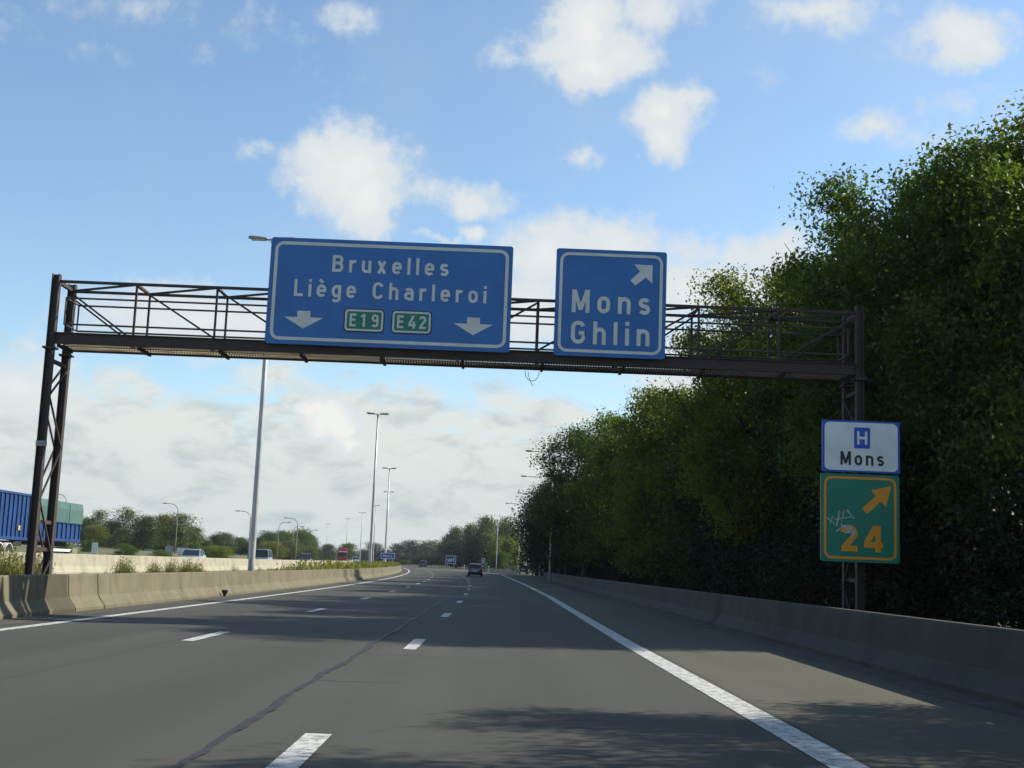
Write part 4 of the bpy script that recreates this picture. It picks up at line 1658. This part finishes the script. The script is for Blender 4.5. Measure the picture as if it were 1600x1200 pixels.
for kind, px, yt, D, hw, m, lab in [
        ('far', 692, 846, 400, 14, 'leaf_d', 'dark tree left of the wood behind the exit island'),
        ('pine', 700, 834, 380, 9, 'leaf_d', 'leaning dark pine at the left edge of the exit wood'),
        ('far', 714, 821, 370, 15, 'leaf_f', 'grey-green tree behind the dark blue sign'),
        ('far', 735, 815, 360, 16, 'leaf_b', 'mid green tree left of the tallest tree of the exit wood'),
        ('far', 715, 842, 350, 20, 'leaf_d', 'shaded tree right behind the dark blue sign'),
        ('far', 740, 845, 335, 20, 'leaf_d', 'shaded tree above the grey hatchback'),
        ('far', 762, 803, 345, 20, 'leaf_e', 'tallest sunlit olive tree behind the exit island'),
        ('far', 790, 807, 335, 17, 'leaf_e', 'sunlit olive tree behind the lowest lamp pole'),
        ('far', 770, 832, 318, 18, 'leaf_c', 'yellow-green tree behind the island lamp post'),
        ('far', 798, 838, 305, 16, 'leaf_c', 'low sunlit tree behind the exiting car'),
        ('far', 752, 852, 315, 13, 'leaf_b', 'low tree behind the chevron board'),
        ('far', 782, 860, 300, 14, 'leaf_b', 'low tree between the two pale lamp posts'),
        ('far', 808, 822, 330, 14, 'leaf_b', 'green tree above the exiting car'),
]:
    tree_at(kind, px, yt, D, hw, m, lab, GC)


# weeds on the median
def weed_mesh(name, seed, n, H, R, dry):
    r = np.random.default_rng(seed)
    C, A = [], []
    for _ in range(n):
        a = r.uniform(0, 2 * math.pi)
        lean = r.random() ** .7
        d = np.array([math.cos(a) * lean * R, math.sin(a) * lean * R, H * (1 - .35 * lean)])
        h = r.uniform(.6, 1.0)
        base = np.array([math.cos(a), math.sin(a), 0]) * R * .35 * r.random()
        for s in np.linspace(.05, 1, 10):
            q = base + d * s * h + r.normal(size=3) * .02
            C.append(q)
            A.append(d / np.linalg.norm(d) + r.normal(size=3) * .4)
    C, A = np.array(C), np.array(A)
    me = leaf_mesh(name, C, .085, .24, up=0, seed=seed, axis=A)
    me.materials.clear()
    me.materials.append(M['weed_dry' if dry else 'weed'])
    return me


WM = [weed_mesh('weed_bush', s, 620, 1.0, .55, False) for s in (1, 2, 3)]
WD = [weed_mesh('weed_bush', s, 230, 1.0, .5, True) for s in (4, 5)]
for i, (px, D, w, h, dry, lab) in enumerate([
        (12, 30.5, .75, .95, 0, 'broad green weed bush left of the gantry leg'),
        (55, 31.5, .6, .85, 0, 'green weed bush behind the left gantry leg'),
        (131, 36, .18, .28, 0, 'tiny weed sprig first right of the gantry leg'),
        (167, 37, .18, .30, 0, 'tiny weed sprig left of the bushiest weed'),
        (194, 38, .46, .78, 0, 'bushiest dense green weed right of the gantry leg'),
        (242, 42, .36, .66, 0, 'rounded weed second right of the gantry leg'),
        (269, 44, .40, .74, 0, 'leaning weed bush left of the double weed bush'),
        (293, 47, .42, .74, 0, 'left half of the double weed bush'),
        (309, 48, .38, .66, 0, 'right half of the double weed bush'),
        (367, 54, .32, .60, 1, 'dry greyish weed just left of the tall median mast'),
        (407, 58, .26, .44, 0, 'thin weed first right of the tall median mast'),
        (422, 60, .26, .46, 0, 'thin weed second right of the tall median mast'),
        (451, 64, .40, .78, 1, 'pale dry weed clump before the long green strip'),
        (468, 66, .40, .74, 0, 'green weed at the start of the long strip')]):
    p = at(px, 880, D)
    me = (WD if dry else WM)[i % (2 if dry else 3)]
    o = link(bpy.data.objects.new('weed_bush', me))
    u = p.x - off(D)
    o.location = (p.x, D, ground_z(p.x, D) - .02)
    zt = {0: 1.0}.get(0)
    top = h + max(0.0, .80 - (ground_z(p.x, D) - zr(D)) - .25)
    o.scale = (w / .72, w / .72, top)
    o.rotation_euler = (0, 0, i * 1.3)
    tag(o, lab, 'weed', 'weed bushes on the median')

# the long strip of weeds farther on: one mass
r = np.random.default_rng(21)
C, A = [], []
for _ in range(5200):
    D = 66 + (215 - 66) * r.random() ** .8
    u = -9.75 - r.random() ** 1.5 * 2.8
    clump = .55 + .45 * math.sin(D * .9 + u) * math.sin(D * .37)
    h = (.85 + .55 * clump) * r.uniform(.6, 1.0) * min(1, (D - 62) / 14)
    bx = u + off(D)
    z = ground_z(bx, D)
    lean = r.normal(size=2) * .2
    for s in (.25, .5, .7, .85, 1.0):
        C.append((bx + lean[0] * s, D + lean[1] * s, z + h * s))
        A.append((lean[0], lean[1], h))
me = leaf_mesh('weed_strip', np.array(C), .20, .4, up=0, seed=9, axis=np.array(A))
me.materials.clear()
me.materials.append(M['weed_band'])
tag(link(bpy.data.objects.new('weed_strip', me)), 'long strip of yellow-green weeds spilling over the far part of the left barrier', 'weeds', kind='stuff')

# low tufts and litter along the soil of the median
C, A = [], []
for _ in range(2600):
    D = 24 + 60 * r.random()
    u = -10.2 - 7.6 * r.random()
    bx = u + off(D)
    z = ground_z(bx, D)
    for s in range(3):
        h = r.uniform(.05, .26)
        C.append((bx + r.normal() * .08, D + r.normal() * .08, z + h * .5))
        A.append((r.normal() * .4, r.normal() * .4, 1))
me = leaf_mesh('median_grass', np.array(C), .14, .22, up=0, seed=10, axis=np.array(A))
me.materials.clear()
me.materials.append(M['weed_dry'])
tag(link(bpy.data.objects.new('median_grass', me)), 'dry grass tufts scattered over the median soil', 'grass', kind='stuff')

# low bushes on the far verge
for i, (px, D, w, h, lab) in enumerate([(102, 95, 1.1, 1.5, 'small bush just behind the lorry tail'), (137, 125, 1.0, 1.3, 'dark low bush left of the white marker board'),
                                       (196, 130, 1.4, 1.4, 'round low bush on the grass below the slim olive tree'), (250, 140, 1.3, 1.1, 'low bush left of the pale notice board'),
                                       (345, 170, 2.2, 2.2, 'light bush on the verge right of the silver car'), (330, 178, 2.0, 2.0, 'yellowish bush on the verge close to the silver car')]):
    p = at(px, 866, D)
    plant('shrub', p.x, D, h, w, 'leaf_c' if i > 3 else 'leaf_b', lab)


# ------------------------------------------------------------------ thin haze
hz = MB()
hz.box((-60, 740, 7.5), (1800, 1640, 24.0))
hm = bpy.data.materials.new('air_haze')
hm.use_nodes = True
ht = NT(hm.node_tree)
ht.n.remove(ht.n['Principled BSDF'])
pv = ht.node('ShaderNodeVolumePrincipled')
pv.inputs['Color'].default_value = (.78, .88, 1.0, 1)
pv.inputs['Density'].default_value = 0.00013
ht.l.new(pv.outputs[0], ht.n['Material Output'].inputs['Volume'])
tag(hz.build('haze', hm), kind='stuff')
